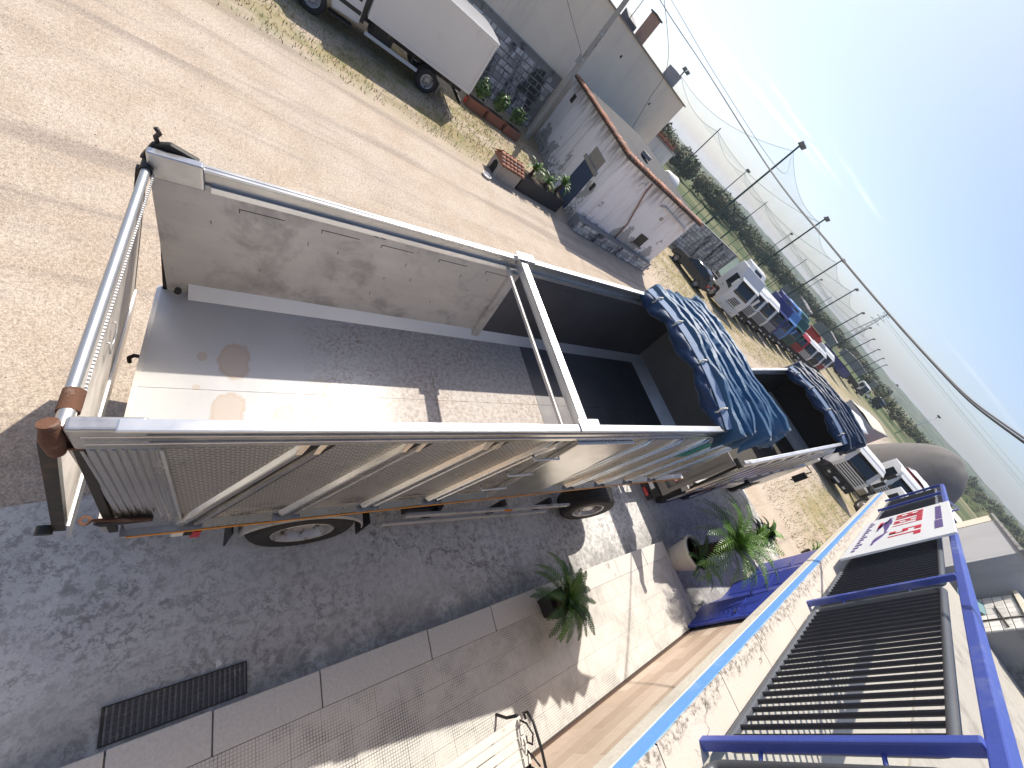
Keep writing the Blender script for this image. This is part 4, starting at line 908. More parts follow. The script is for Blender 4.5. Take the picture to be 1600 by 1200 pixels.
# utility pole by the shed
pp = thing('utility_pole', 'tapering concrete utility pole standing between the stone wall and the shed', 'pole', (-21.2, 14.53, 0))
f = MB(); f.tube([(0, 0, 0), (0, 0, 9.2)], [.17, .10], 12); f.build('shaft', POLE, pp, smooth=True, auto=40)
for zz in (4.35, 5.6): f = MB(); f.tube([(0, 0, zz), (0, 0, zz + .08)], .165, 12); f.build('band', GALV, pp)
f = MB(); f.box(-.08, .08, -.26, -.15, 4.1, 4.5); f.build('fuse_box', mat('grey_box', (.38, .37, .34), .7), pp)
# ------------------------------------------------------------------ cables
def cable(name, label, pts, r, m, sag=0.):
    pts = [Vector(p) for p in pts]; P_ = []
    Q = [pts[0] * 2 - pts[1]] + pts + [pts[-1] * 2 - pts[-2]]
    for i in range(1, len(Q) - 2):                     # smooth curve through the points
        a, b, c, d = Q[i - 1:i + 3]
        for k in range(10):
            t = k / 10; P_.append(.5 * (2 * b + (c - a) * t + (2 * a - 5 * b + 4 * c - d) * t * t + (3 * b - a - 3 * c + d) * t ** 3))
    P_.append(pts[-1]); o_ = P_[len(P_) // 2]
    f = MB(T3(-o_)); f.tube(P_, r, 7); o = f.build(name, m, smooth=True); o.location = o_; return tag(o, label, 'cable')
CP = [(1.6, 1.2, 5.98), (.24, 4.98, 5.83), (-.97, 7.92, 5.95), (-4.36, 11.15, 6.24), (-9.14, 14.28, 6.67), (-16.97, 16.82, 7.66), (-23.52, 18.38, 8.42), (-34, 20.5, 9.8)]
cable('overhead_cable', 'thick black overhead cable crossing the sky, lower strand of the pair', CP, .011, CABLE)
cable('overhead_cable', 'grey overhead cable twisted along the black one across the sky', [(a + .0, b + .012 + .004 * math.sin(i * 3), c + .020 + .006 * math.sin(i * 2.2)) for i, (a, b, c) in enumerate(CP)], .009, CABLE2)
cable('service_wire', 'thin black wire crossing the stucco house front down to its balcony', [(-23.2, 16.0, 9.2), (-22.5, 19.9, 7.2), (-22.35, 20.6, 5.4), (-22.4, 21.2, 3.7)], .014, CABLE)
cable('service_wire', 'thin wire rising leftwards across the stucco house from the pole', [(-21.2, 14.53, 4.4), (-21.6, 12.0, 5.6), (-21.9, 10.6, 6.6), (-22.4, 8, 8.6)], .010, CABLE)
cable('service_wire', 'lower thin wire strung across the sky from the antenna', [(-24, 17.6, 8.9), (-22, 24, 8.6), (-19, 31, 8.5), (-22.8, 36.6, 10.2)], .012, CABLE)
# ------------------------------------------------------------------ planters, kennel, plants
LEAF = [mat('cycad_green', (.10, .20, .03), .42, 0, .3, 3, **{'Subsurface Weight': 0.}), mat('deep_leaf', (.05, .115, .022), .45, 0, .3, 3), mat('fresh_leaf', (.12, .22, .035), .45, 0, .3, 3)]
for m_ in LEAF: m_.node_tree.nodes['Principled BSDF'].inputs['Transmission Weight'].default_value = 0
def frond_mesh(L, droop, wl, n=22, seed=0):
    rnd = random.Random(seed); f = MB(); pts = []
    for k in range(n + 1):
        t = k / n; a = R(72) - droop * t; 
        if k == 0: p = Vector((0, 0, 0))
        else: p = pts[-1] + Vector((math.cos(a), 0, math.sin(a))) * (L / n)
        pts.append(p)
    f.tube(pts, [.010 * (1 - .8 * k / n) for k in range(n + 1)], 4, cap=False)
    for k in range(2, n + 1):
        t = k / n; d = (pts[k] - pts[k - 1]).normalized(); up = Vector((-d.z, 0, d.x))
        l = wl * math.sin(math.pi * min(1, .12 + t * .86)) ** .6
        for s in (-1, 1):
            o = pts[k] if s > 0 else pts[k] - d * (L / n * .5)
            dirv = (Vector((0, s, 0)) * .80 + d * .55 + up * (.18 + rnd.uniform(-.1, .12))).normalized(); tip = o + dirv * l * rnd.uniform(.88, 1.08) - Vector((0, 0, .03 * t * L))
            w_ = d * .011; mid = o.lerp(tip, .45) + up * .012
            f.add([o - w_, o + w_, mid + w_ * 1.15, mid - w_ * 1.15, tip], [(0, 1, 2, 3), (3, 2, 4)])
    return f
def cycad(parent, base, n, L, seed, up=.55, m=None, lift=0.):
    rnd = random.Random(seed); protos = []
    for k in range(4):
        f = frond_mesh(L * (.8 + .1 * k), R(62 + 16 * k), L * .17, seed=seed + k); protos.append(f)
    obs = {}
    for i in range(n):
        k = rnd.randrange(4); az = i * 2.39996 + rnd.uniform(-.25, .25); tilt = (i / n) * R(62) - R(20) + lift + rnd.uniform(-.1, .1)
        mx = T3(base) @ RZ(az) @ Matrix.Rotation(tilt, 4, 'Y') @ Matrix.Rotation(rnd.uniform(-.25, .25), 4, 'X') @ Matrix.Diagonal((rnd.uniform(.85, 1.1),) * 3 + (1,))
        if k not in obs: obs[k] = protos[k].build('frond', (m or LEAF[0]) if k % 2 else LEAF[1], parent, mx=mx, norm=False)
        else: link_copy(obs[k], parent, mx)
def bush(parent, c, rx, ry, rz, n, size, mats, seed, name='foliage', flat=.0):
    rnd = random.Random(seed); fs = [MB() for _ in mats]
    for i in range(n):
        d = Vector((rnd.gauss(0, 1), rnd.gauss(0, 1), rnd.gauss(0, 1))).normalized(); rr = rnd.random() ** .45
        rr *= .75 + .4 * mnoise.noise(d * 2.1 + Vector((seed, 0, 0)))
        p = Vector(c) + Vector((d.x * rx, d.y * ry, d.z * rz)) * rr
        a = Vector((rnd.gauss(0, 1), rnd.gauss(0, 1), rnd.gauss(0, .6) + .2)).normalized(); b = a.cross(d + Vector((.01, .02, .3))).normalized()
        s_ = size * rnd.uniform(.6, 1.3); f = fs[rnd.randrange(len(fs))]
        f.quad(p - a * s_, p + b * s_ * .42, p + a * s_, p - b * s_ * .42)
    for f, m in zip(fs, mats):
        if f.v: f.build(name, m, parent, norm=False)
# terracotta troughs with shrubs
for i, (x, y, lab) in enumerate(((-19.6, 10.2, 'terracotta trough of dark shrubs just behind the white box truck'), (-19.65, 11.35, 'middle terracotta trough of shrubs along the blackened stone wall'), (-19.62, 12.5, 'terracotta trough nearest the utility pole with a leafy shrub'))):
    t = thing('planter_trough', lab, 'planter', (x, y, 0), R(2), 'terracotta troughs along the stone wall')
    f = MB(); f.box(-.24, .24, -.5, .5, 0, .40); f.build('trough', TERRA, t, bevel=.03)
    f = MB(); f.box(-.27, .27, -.53, .53, .36, .43); f.build('rim', TERRA, t, bevel=.015)
    f = MB(); f.box(-.2, .2, -.46, .46, .42, .445); f.build('soil', SOIL, t)
    bush(t, (-.15, 0, .95), .45, .55, .60, 420, .085, [LEAF[1], LEAF[0]], 20 + i)
# dog kennel with tiled roof
kn = thing('dog_kennel', 'small rendered dog kennel with a brown tiled roof beside the black planter', 'kennel', (-14.35, 9.95, 0), R(1))
f = MB(); f.box(-.42, .42, -.55, .55, 0, .58); kw = f.build('wall', m_stucco('kennel_render', (.44, .40, .35)), kn)
f = MB(); f.prism([(-.2, .02), (-.2, .36), (-.1, .47), (.1, .47), (.2, .36), (.2, .02)], -.555, -.56, 'y'); f.build('opening', mat('kennel_dark', (.01, .01, .01), .9), kn)
f = MB(); f.prism([(-.50, .57), (0, .83), (.50, .57), (.42, .56), (-.42, .56)], -.60, .58, 'y'); kr = f.build('roof', ROOFT, kn)
kt = None
for s_ in (-1, 1):
    for r_ in range(4):
        for c_ in range(6):
            a = math.atan2(.26, .5); x = s_ * (.07 + r_ * .13); z = .84 - (.07 + r_ * .13) * .52 + .012
            mx = T3((x, -.54 + c_ * .205, z)) @ Matrix.Rotation(s_ * a, 4, 'Y')
            if kt is None:
                f = MB(); f.grid([[(xx, .095 * math.cos(R(k * 36)), .05 * math.sin(R(k * 36)) + .02 * (1 if xx > 0 else 0)) for k in range(6)] for xx in (-.08, .08)]); kt = f.build('roof_tile', ROOFT, kr, mx=mx, smooth=True, thick=.014)
            else: link_copy(kt, kr, mx)
bw = thing('dog_bowl', 'white bowl on the ground in front of the dog kennel', 'bowl', (-13.6, 8.9, .005))
f = MB(); f.lathe([(.16, 0), (.20, .09), (.185, .09), (.14, .02), (.01, .018)], (0, 0, 0), n=24); f.build('bowl', WHITEP, bw, smooth=True, auto=40)
bp = thing('black_planter', 'long black planter box with young cycads beside the dog kennel', 'planter', (-14.45, 11.95, 0), R(2))
PLB = mat('black_planter_paint', (.02, .022, .028), .5, 0, .2, 3)
f = MB(); f.box(-.4, .4, -1.32, 1.32, 0, .62); f.build('box', PLB, bp, bevel=.02)
f = MB(); f.box(-.34, .34, -1.26, 1.26, .621, .64); f.build('soil', SOIL, bp)
for k, (yy, zz) in enumerate(((-.8, .9), (.15, .75), (.85, 1.05))):
    f = MB(); f.tube([(-.05, yy, .62), (-.05 + .05 * k, yy, zz)], [.09, .06], 8); f.build('stem', SOIL, bp, smooth=True)
    cycad(bp, (-.05 + .05 * k, yy, zz), 17, .62, 40 + k * 7, m=LEAF[0])
# potted cycads on the pavement
pt = thing('potted_cycad', 'cycad in a square black pot on the kerb in the foreground', 'plant', (.42, 5.12, .12), R(8))
f = MB(); f.add([(-.13, -.13, 0), (.13, -.13, 0), (.13, .13, 0), (-.13, .13, 0), (-.18, -.18, .33), (.18, -.18, .33), (.18, .18, .33), (-.18, .18, .33), (-.155, -.155, .33), (.155, -.155, .33), (.155, .155, .33), (-.155, .155, .33), (-.15, -.15, .27), (.15, -.15, .27), (.15, .15, .27), (-.15, .15, .27)],
                [(0, 3, 2, 1), (0, 1, 5, 4), (1, 2, 6, 5), (2, 3, 7, 6), (3, 0, 4, 7), (4, 5, 9, 8), (5, 6, 10, 9), (6, 7, 11, 10), (7, 4, 8, 11), (8, 9, 13, 12), (9, 10, 14, 13), (10, 11, 15, 14), (11, 8, 12, 15)]); f.build('pot', BLK, pt)
f = MB(); f.box(-.152, .152, -.152, .152, .26, .275); f.build('soil', SOIL, pt)
f = MB(); f.tube([(0, 0, .27), (0, 0, .42)], [.07, .055], 10); f.build('stem', SOIL, pt)
cycad(pt, (0, 0, .40), 30, .70, 71)
RIBW = mat('white_ribbed_pot', (.62, .58, .52), .6, 0, .08, 3, dirt=(.4, .35, .3), dirts=3, dlo=.6, dhi=.8)
wp = thing('white_pot_cycad', 'tall cycad with a thick trunk in a big white ribbed pot', 'plant', (.60, 9.72, .0))
prof = [(.01, .0), (.25, 0)]
for k in range(13):
    r_ = .25 + .10 * k / 12; z = .03 + k * .045; prof += [(r_ + .012, z), (r_ + .012, z + .022), (r_, z + .030)]
prof += [(.40, .62), (.41, .66), (.39, .68), (.355, .67), (.345, .58), (.01, .58)]
f = MB(); f.lathe(prof, (0, 0, 0), n=40, cap=False); f.build('pot', RIBW, wp, smooth=True, auto=35)
f = MB(); f.lathe([(.01, .60), (.345, .60)], (0, 0, 0), n=30); f.build('soil', SOIL, wp)
f = MB(); tp = [(.02, .05, .58), (.05, .18, .95), (.06, .30, 1.30)]; f.tube(tp, [.13, .12, .10], 14); tr_ = f.build('trunk', mat('cycad_bark', (.06, .038, .022), .95, 0, .4, 18, bump=1.0, bscale=45), wp, smooth=True)
sc = None; rnd = random.Random(3)
for k in range(90):
    t = k / 90; a = k * 2.4; c = Vector(tp[0]).lerp(Vector(tp[2]), t); r_ = .125 - .03 * t
    mx = T3(c + Vector((math.cos(a) * r_, math.sin(a) * r_, 0))) @ RZ(a) @ Matrix.Rotation(R(35), 4, 'Y')
    if sc is None: f = MB(); f.prism([(-.02, 0), (.02, 0), (0, .055)], -.008, .014, 'x'); sc = f.build('bark_scale', tr_.data.materials[0], wp, mx=mx)
    else: link_copy(sc, wp, mx)
cycad(wp, (.06, .30, 1.30), 46, 1.22, 91, m=LEAF[0])
cycad(wp, (.16, -.10, .62), 12, .75, 97, m=LEAF[2], lift=R(12))
tp3 = thing('terracotta_pot_plant', 'broad-leaved plant in a terracotta pot past the white ribbed pot', 'plant', (.95, 14.4, 0))
f = MB(); f.lathe([(.14, 0), (.20, .30), (.23, .31), (.23, .36), (.19, .36), (.18, .30), (.01, .30)], (0, 0, 0), n=24); f.build('pot', TERRA, tp3, smooth=True, auto=35)
def big_leaf(L, w_):
    f = MB(); P_ = []
    for k in range(8):
        t = k / 7; x = L * t; z = L * (.9 * t - .75 * t * t); hw = w_ * math.sin(math.pi * (.06 + .92 * t)) ** .8
        P_.append([(x, -hw, z + .18 * hw), (x, 0, z - .1 * hw), (x, hw, z + .18 * hw)])
    f.grid(P_); return f
def broad(parent, c, n, L, w_, seed, mats):
    rnd = random.Random(seed); pro = [None] * len(mats)
    for i in range(n):
        k = rnd.randrange(len(mats)); mx = T3(Vector(c) + Vector((rnd.gauss(0, .05), rnd.gauss(0, .05), .40 * i / n))) @ RZ(i * 2.4 + rnd.uniform(-.3, .3)) @ Matrix.Rotation(R(-5) - rnd.uniform(0, .7) * (i / n), 4, 'Y') @ Matrix.Diagonal((rnd.uniform(.7, 1.1),) * 3 + (1,))
        if pro[k] is None: pro[k] = big_leaf(L, w_).build('leaf', mats[k], parent, mx=mx, smooth=True, norm=False)
        else: link_copy(pro[k], parent, mx)
broad(tp3, (0, 0, .4), 60, .50, .075, 5, [LEAF[1], LEAF[2], LEAF[1]])
f = MB(); f.tube([(0, 0, .3), (0, 0, .8)], .02, 6); f.build('stem', SOIL, tp3)
tp4 = thing('small_pot_plant', 'small leafy plant in a dark pot by the end of the blue doors', 'plant', (2.3, 19.2, 0))
f = MB(); f.lathe([(.12, 0), (.17, .28), (.14, .28), (.13, .24), (.01, .24)], (0, 0, 0), n=20); f.build('pot', BLK, tp4, smooth=True, auto=35)
broad(tp4, (0, 0, .3), 26, .42, .06, 8, [LEAF[1], LEAF[2]])
f = MB(); f.box(-.5, .5, -.16, .16, 0, .5); lw = f.build('low_wall', CREAM, bevel=.02); lw.location = (2.75, 17.6, 0); tag(lw, 'short low cream wall stub past the blue folding doors', 'wall')
# ------------------------------------------------------------------ bench
bn = thing('garden_bench', 'white slatted garden bench with black scrolled iron ends against the tiled wall', 'bench', (1.62, 3.02, .12), 0)
# seat faces -x; back towards the wall
for k in range(5): f = MB(); f.box(-.27 + k * .092, -.19 + k * .092, -.78, .72, .42, .445); f.build('seat_slat', WOODW, bn, bevel=.006)
for k in range(5): f = MB(); f.cbox((.235 + k * .028, -.03, .53 + k * .088), (.022, 1.5, .078), ry=R(17)); f.build('back_slat', WOODW, bn, bevel=.006)
for yy in (-.74, .70):
    f = MB(); f.tube([(-.30, yy, 0), (-.26, yy, .2), (-.28, yy, .41)], .018, 8); f.tube([(.30, yy, 0), (.22, yy, .25), (.22, yy, .42), (.27, yy, .7), (.37, yy, .96), (.40, yy, 1.0)], .018, 8)
    f.tube([(-.28, yy, .41), (.22, yy, .42)], .017, 8); f.tube([(.29, yy, .68), (.05, yy, .70), (-.22, yy, .68), (-.31, yy, .62), (-.30, yy, .55), (-.24, yy, .56)], .017, 8)
    f.tube([(-.24, yy, .42), (-.20, yy, .55), (-.10, yy, .62), (0, yy, .56), (-.02, yy, .48), (-.08, yy, .49)], .011, 6); f.tube([(.05, yy, .43), (.12, yy, .52), (.20, yy, .60)], .011, 6)
    f.build('iron_end', IRON, bn, smooth=True)
# ------------------------------------------------------------------ lorries
GLASS = mat('dark_glass', (.012, .018, .024), .08, 0, .2, 2, finev=0, spec=.8)
def paint(name, c, rough=.32): return mat(name, c, rough, 0, .06, 1.5, finev=.03, dirt=sc3((.25, .22, .19), 1), dirts=1.3, dlo=.62, dhi=.85, obj=True)
PW = paint('white_paint', (.70, .70, .69)); PLB_ = paint('light_blue_paint', (.10, .24, .52)); PDB = paint('navy_paint', (.03, .035, .16)); PGR = paint('green_paint', (.015, .09, .07)); PRD = paint('red_paint', (.42, .02, .02)); PGY = paint('silver_paint', (.42, .43, .45)); PBK = paint('black_paint', (.015, .016, .018), .2)
HEADL = mat('headlamp', (.55, .57, .58), .15, .3, .05, 3, finev=0)
def lorry(label, loc, rz, col, style='tall', grille='slots', rigid=None, group='lorries parked in the far row', vis=None, name='parked_lorry', gcol=None, bumper=None):
    """front faces local -y, origin at the ground under the middle of the front"""
    r = thing(name, label, 'truck', (*loc, 0), rz, group)
    H_ = {'tall': 3.55, 'mid': 3.15, 'low': 2.75}[style]; Wd = 1.22
    if style == 'tall': pr = [(.06, .50), (.0, .95), (.0, 1.55), (.10, 2.0), (.42, 2.75), (.62, 3.0), (.95, H_), (2.1, H_ - .02), (2.15, .95), (1.55, .95), (1.45, 1.05), (1.2, 1.12), (.85, 1.05), (.70, .60)]
    elif style == 'mid': pr = [(.06, .50), (.0, .95), (.0, 1.5), (.12, 2.0), (.40, 2.72), (.60, 2.95), (1.1, H_), (2.0, H_ - .05), (2.1, .95), (1.55, .95), (1.45, 1.05), (1.2, 1.12), (.85, 1.05), (.70, .60)]
    else: pr = [(.06, .48), (.0, .9), (.0, 1.45), (.10, 1.75), (.38, 2.45), (.55, 2.66), (1.0, H_), (1.7, H_ - .04), (1.75, .9), (1.45, .92), (1.2, 1.05), (.85, 1.0), (.68, .58)]
    f = MB(); f.prism(pr, -Wd, Wd, 'x'); cab = f.build('cab', col, r, bevel=.055, seg=3, smooth=True, auto=35)
    def zy(z):       # y of the front face at height z
        for (y0, z0), (y1, z1) in zip(pr[:-1], pr[1:]):
            if z0 <= z <= z1: return y0 + (y1 - y0) * (z - z0) / (z1 - z0)
        return 0.
    wt = 2.70 if style != 'low' else 2.42; wb = 1.72 if style != 'low' else 1.55
    f = MB(); P_ = []
    for k in range(5):
        z = wb + (wt - wb) * k / 4; y = zy(z) - .018; P_.append([(x, y + .05 * (abs(x) / 1.1) ** 4, z) for x in (-1.08, -.8, -.4, 0, .4, .8, 1.08)])
    f.grid(P_); f.build('windscreen', GLASS, cab, smooth=True, norm=False, thick=.012)
    for s in (-1, 1):
        y0 = zy(wb + .1) + .14
        f = MB(); f.prism([(y0 + .02, wb - .1), (y0 + .30, wt - .02), (1.28, wt - .02), (1.28, wb - .02)], *sorted((s * (Wd + .002), s * (Wd + .014))), 'x'); f.build('side_window', GLASS, cab)
        f = MB(); f.prism([(.20, .62), (.20, wb - .12), (y0 + .0, wb - .04), (.60, 1.02), (.60, .62)], *sorted((s * (Wd + .001), s * (Wd + .008))), 'x'); f.build('door_skin', col, cab)
        f = MB(); f.box(*sorted((s * (Wd + .01), s * (Wd + .03))), 1.08, 1.26, 1.38, 1.43); f.build('door_handle', BLK, cab)
        f = MB(); f.tube([(s * 1.2, .22, wt - .05), (s * 1.42, .10, wt - .1), (s * 1.42, .10, wb - .05), (s * 1.2, .2, wb)], .016, 6); ma = f.build('mirror_arm', BLK, r, smooth=True)
        f = MB(); f.cbox((s * 1.43, .09, (wt + wb) / 2 + .05), (.22, .11, .62)); f.build('mirror', BLK if style != 'tall' else col, ma, bevel=.035)
        f = MB(); f.prism([(s * .72, .62), (s * 1.17, .66), (s * 1.17, .86), (s * .78, .82)], -.03, .03, 'y'); f.build('headlight', HEADL, r, bevel=.015)
    # grille
    gm = gcol or BLK
    if grille == 'slots':
        for k in range(4):
            z = 1.02 + k * .13; f = MB(); f.box(-.52 + .05 * k, .52 - .05 * (3 - k) * .4, -.024, .0, z, z + .075); f.build('grille_slot', BLK, r)
        f = MB(); f.box(-.62, .62, -.03, 0, .60, .92); f.build('lower_grille', BLK, r, bevel=.01)
    else:
        f = MB(); f.box(-.95, .95, -.02, .02, .92, 1.62); f.build('grille', BLK, r)
        for k in range(5): f = MB(); f.box(-.93, .93, -.052, -.02, .96 + k * .135, 1.03 + k * .135); f.build('grille_bar', gm, r, bevel=.008)
        for s in (-1, 1): f = MB(); f.box(*sorted((s * .95, s * 1.2)), -.045, .02, 1.0, 1.62); f.build('corner_panel', col, r, bevel=.02)
    f = MB(); f.prism([(-.06, .32), (-.06, .86), (.0, .90), (.5, .66), (.5, .34)], -Wd - .01, Wd + .01, 'x'); f.build('bumper', bumper or CHAS, r, bevel=.03)
    f = MB(); f.box(-.26, .26, -.072, -.062, .46, .57); f.build('number_plate', WHL, r)
    for s in (-1, 1): f = MB(); f.box(s * .72 - .11, s * .72 + .11, -.075, -.058, .44, .56); f.build('fog_lamp', HEADL, r)
    yv = zy(wt + .05); f = MB(); f.prism([(yv - .02, wt + .04), (yv - .24, wt + .0), (yv - .24, wt + .03), (yv + .02, wt + .17)], -1.12, 1.12, 'x'); f.build('sun_visor', vis or col, cab)
    if style == 'tall':
        f = MB(); f.prism([(.95, H_ - .1), (1.35, H_ + .32), (2.1, H_ + .36), (2.1, H_ - .1)], -.98, .98, 'x'); f.build('roof_deflector', col, cab, bevel=.07, seg=3, smooth=True, auto=40)
        f = MB(); f.prism([(1.0, H_ - .02), (1.22, H_ + .2), (1.26, H_ + .2), (1.04, H_ - .04)], -.45, .45, 'x'); f.build('roof_window', GLASS, cab)
    f = MB()
    for s in (-.4, .4): f.box(s - .05, s + .05, .4, 6.2 if not rigid else 7.4, .70, .96)
    for y in (1.0, 2.6, 4.2, 5.8): f.box(-.4, .4, y - .06, y + .06, .74, .92)
    f.build('chassis_frame', CHAS, r)
    for s in (1, -1): wheel(r, (s * 1.2, 1.25, .5), .5, .30, s, dish=.03); wheel(r, (s * 1.2, 4.9, .5), .5, .54, s, dish=.15)
    f = MB(); f.tube([(-.95, 1.25, .5), (.95, 1.25, .5)], .07, 8); f.tube([(-.95, 4.9, .5), (.95, 4.9, .5)], .07, 8); f.build('axles', CHAS, r)
    f = MB(); f.box(.7, 1.15, 2.5, 3.9, .45, .98); f.box(-1.15, -.7, 2.5, 3.9, .45, .98); f.build('fuel_tanks', ALU, r, bevel=.06)
    if not rigid: f = MB(); f.lathe([(.5, .98), (.5, 1.06)], (0, 4.6, 0), n=20); f.build('coupling_plate', DKST, r)
    return r
ROWR = R(62)
row = [('big white lorry with high roof, nearest of the far row beside the black car', -14.05, 33.9, PW, 'tall', 'slots', None),
       ('white lorry with black barred grille, second in the far row', -14.4, 37.3, PW, 'mid', 'bars', PGY),
       ('second white barred-grille lorry, third in the far row', -14.2, 40.3, PW, 'mid', 'bars', PGY),
       ('navy blue lorry next to the light blue one in the far row', -14.0, 43.3, PDB, 'tall', 'bars', PGY),
       ('light blue lorry between the navy and the dark green lorries', -14.0, 46.5, PLB_, 'tall', 'bars', PLB_),
       ('dark green lorry with big rounded roof in the far row', -13.8, 49.7, PGR, 'tall', 'bars', PGR),
       ('lorry with red grille beyond the dark green one', -13.6, 53.4, PRD, 'low', 'bars', PRD),
       ('low white lorry just past the red grille', -13.0, 56.6, PW, 'low', 'bars', PW),
       ('white low-cab lorry in the middle of the distant row', -12.6, 59.8, PW, 'low', 'bars', PBK),
       ('white lorry with red trim near the end of the distant row', -12.4, 63.0, PW, 'mid', 'bars', PRD)]
for lab, x, y, c, st, gr, gc in row:
    lorry(lab, (x, y), ROWR, c, st, gr, gcol=gc, bumper=(PW if st == 'tall' and c is PW else None))
# big grille lorry facing us on the right, with a mixer drum behind
dx, dy = 1.18 + .56, 32.12 - 30.73
rg = math.atan2(dy, dx)
gl = lorry('lorry with wide black and white barred grille facing the camera at the yard end', (.31, 31.43), rg, PW, 'low', 'bars', group='lorries at the right of the yard', gcol=PW)
f = MB(); f.lathe([(.25, 0), (.75, .5), (.95, 1.2), (.95, 2.0), (.6, 2.9), (.4, 3.3)], (0, 2.2, 1.75), (0, 1, .12), 20); f.build('drum', mat('drum_grey', (.5, .49, .46), .5), gl, smooth=True, auto=40)
g2_ = lorry('white low lorry half hidden behind the railing end on the right', (3.9, 34.0), rg, PW, 'low', 'bars', group='lorries at the right of the yard', gcol=PBK)
g3_ = lorry('white lorry with raised sleeper roof behind the wide-grille lorry', (2.6, 39.5), rg, PW, 'mid', 'bars', group='lorries at the right of the yard', gcol=PW)
# dark drop-side trailers and distant lorries
def dropside(label, loc, rz, col, L=9., h=1.2, m2=None, z0=1.1, group='flat trailers in the far yard', bars=False):
    r = thing('dropside_trailer', label, 'trailer', (*loc, 0), rz, group)
    f = MB(); f.box(-1.2, 1.2, 0, L, z0, z0 + .12); f.build('deck', CHAS, r)
    n_ = 8
    for s in (-1, 1):
        f = MB(); f.box(*sorted((s * 1.17, s * 1.21)), 0, L, z0 + .12, z0 + h); f.build('side_board', col, r)
        for k in range(n_ + 1):
            f = MB(); y = k * (L - .1) / n_; f.box(*sorted((s * 1.21, s * 1.26)), y, y + .1, z0, z0 + h + .02); f.build('side_post', m2 or col, r)
    for y in (0, L - .04): f = MB(); f.box(-1.165, 1.165, y, y + .04, z0 + .12, z0 + h); f.build('end_board', col, r)
    for k in range(3):
        f = MB(); f.box(-.45, .45, 1 + k * 3, 1.1 + k * 3, .75, z0); f.build('cross_member', CHAS, r)
    for s in (1, -1):
        for y in (L - 1.2, L - 2.5): wheel(r, (s * 1.18, y, .5), .5, .36, s, dish=.1)
    return r
dropside('green ribbed drop-side trailer behind the white lorries of the far row', (-17.5, 55.5), R(20), PGR, 10, 1.9, paint('pale_green', (.10, .30, .22)), z0=1.3)
dropside('red and white low trailer parked behind the far row', (-17.2, 68), R(18), PRD, 9, 1.2, PW, z0=1.7)
dropside('black low trailer past the end of the far row', (-14.8, 76), R(60), PBK, 8, .9)
dropside('dark blue skip trailer past the end of the far row', (-14.5, 90), R(60), PDB, 7, 1.3)
dropside('farthest black flat trailer along the field edge', (-14.2, 104), R(40), PBK, 9, .8)
lorry('small white cab lorry far off by the field edge', (-14.0, 120), R(55), PW, 'low', 'bars', group='lorries by the field edge')
lorry('distant dark lorry nearest the grey mound', (-11.5, 140), R(55), PBK, 'low', 'bars', group='lorries by the field edge')
# tarped trailer: silver box with peaked white sheet, then a grey one beyond
def tarped(label, loc, rz, L, W_, zt, m_side, m_top, peak=.25, name='tarped_trailer'):
    r = thing(name, label, 'trailer', (*loc, 0), rz, 'covered trailers at the yard end')
    f = MB(); f.box(-W_, W_, 0, L, 1.1, zt); f.build('body', m_side, r, bevel=.02)
    f = MB(); P_ = []
    for i in range(13):
        y = -.02 + (L + .04) * i / 12; row_ = []
        for j in range(9):
            t = -1 + j / 4; row_.append((t * (W_ + .02), y, zt + .02 + peak * (1 - abs(t)) + .05 * mnoise.noise((t * 2, y * 1.1, 3)) - (.03 if 0 < i < 12 else 0)))
        P_.append(row_)
    f.grid(P_); f.build('sheet', m_top, r, smooth=True, thick=.01, norm=False)
    f = MB(); 
    for s in (-1, 1): f.box(*sorted((s * (W_ + .0), s * (W_ + .05))), 0, L, zt - .08, zt + .04)
    f.build('top_rail', ALU, r)
    for k in range(10): f = MB(); y = .2 + k * (L - .4) / 9; f.box(-W_ - .04, -W_ - .001, y - .03, y + .03, 1.1, zt - .09); f.build('side_post', ALU, r)
    f = MB()
    for s in (-.4, .4): f.box(s - .05, s + .05, .3, L - .3, .8, 1.1)
    f.build('chassis_frame', CHAS, r)
    for s in (1, -1):
        for y in (L - 1.0, L - 2.3): wheel(r, (s * 1.18, y, .5), .5, .36, s, dish=.1)
    return r
SHEETW = mat('white_sheet', (.62, .64, .67), .5, 0, .1, 2); SHEETC = mat('cream_sheet', (.66, .60, .46), .6, 0, .1, 2)
tarped('silver trailer with a sagging pale sheet just beyond the navy tarpaulin', (-3.3, 31.5), R(-3), 7, 1.25, 2.7, ALU, SHEETW)
tarped('grey trailer with cream roof edge beyond the pale-sheeted trailer', (-3.3, 41.0), R(-4), 9, 1.25, 3.0, PGY, SHEETC, .12)
tarped('red sided trailer behind the wide-grille lorry', (2.6, 47), R(-6), 6, 1.2, 2.9, PRD, SHEETW, .1)
tarped('blue sided trailer with a cream edge at the right end of the yard', (5.4, 44), R(-8), 8, 1.2, 3.3, PDB, SHEETC, .1)
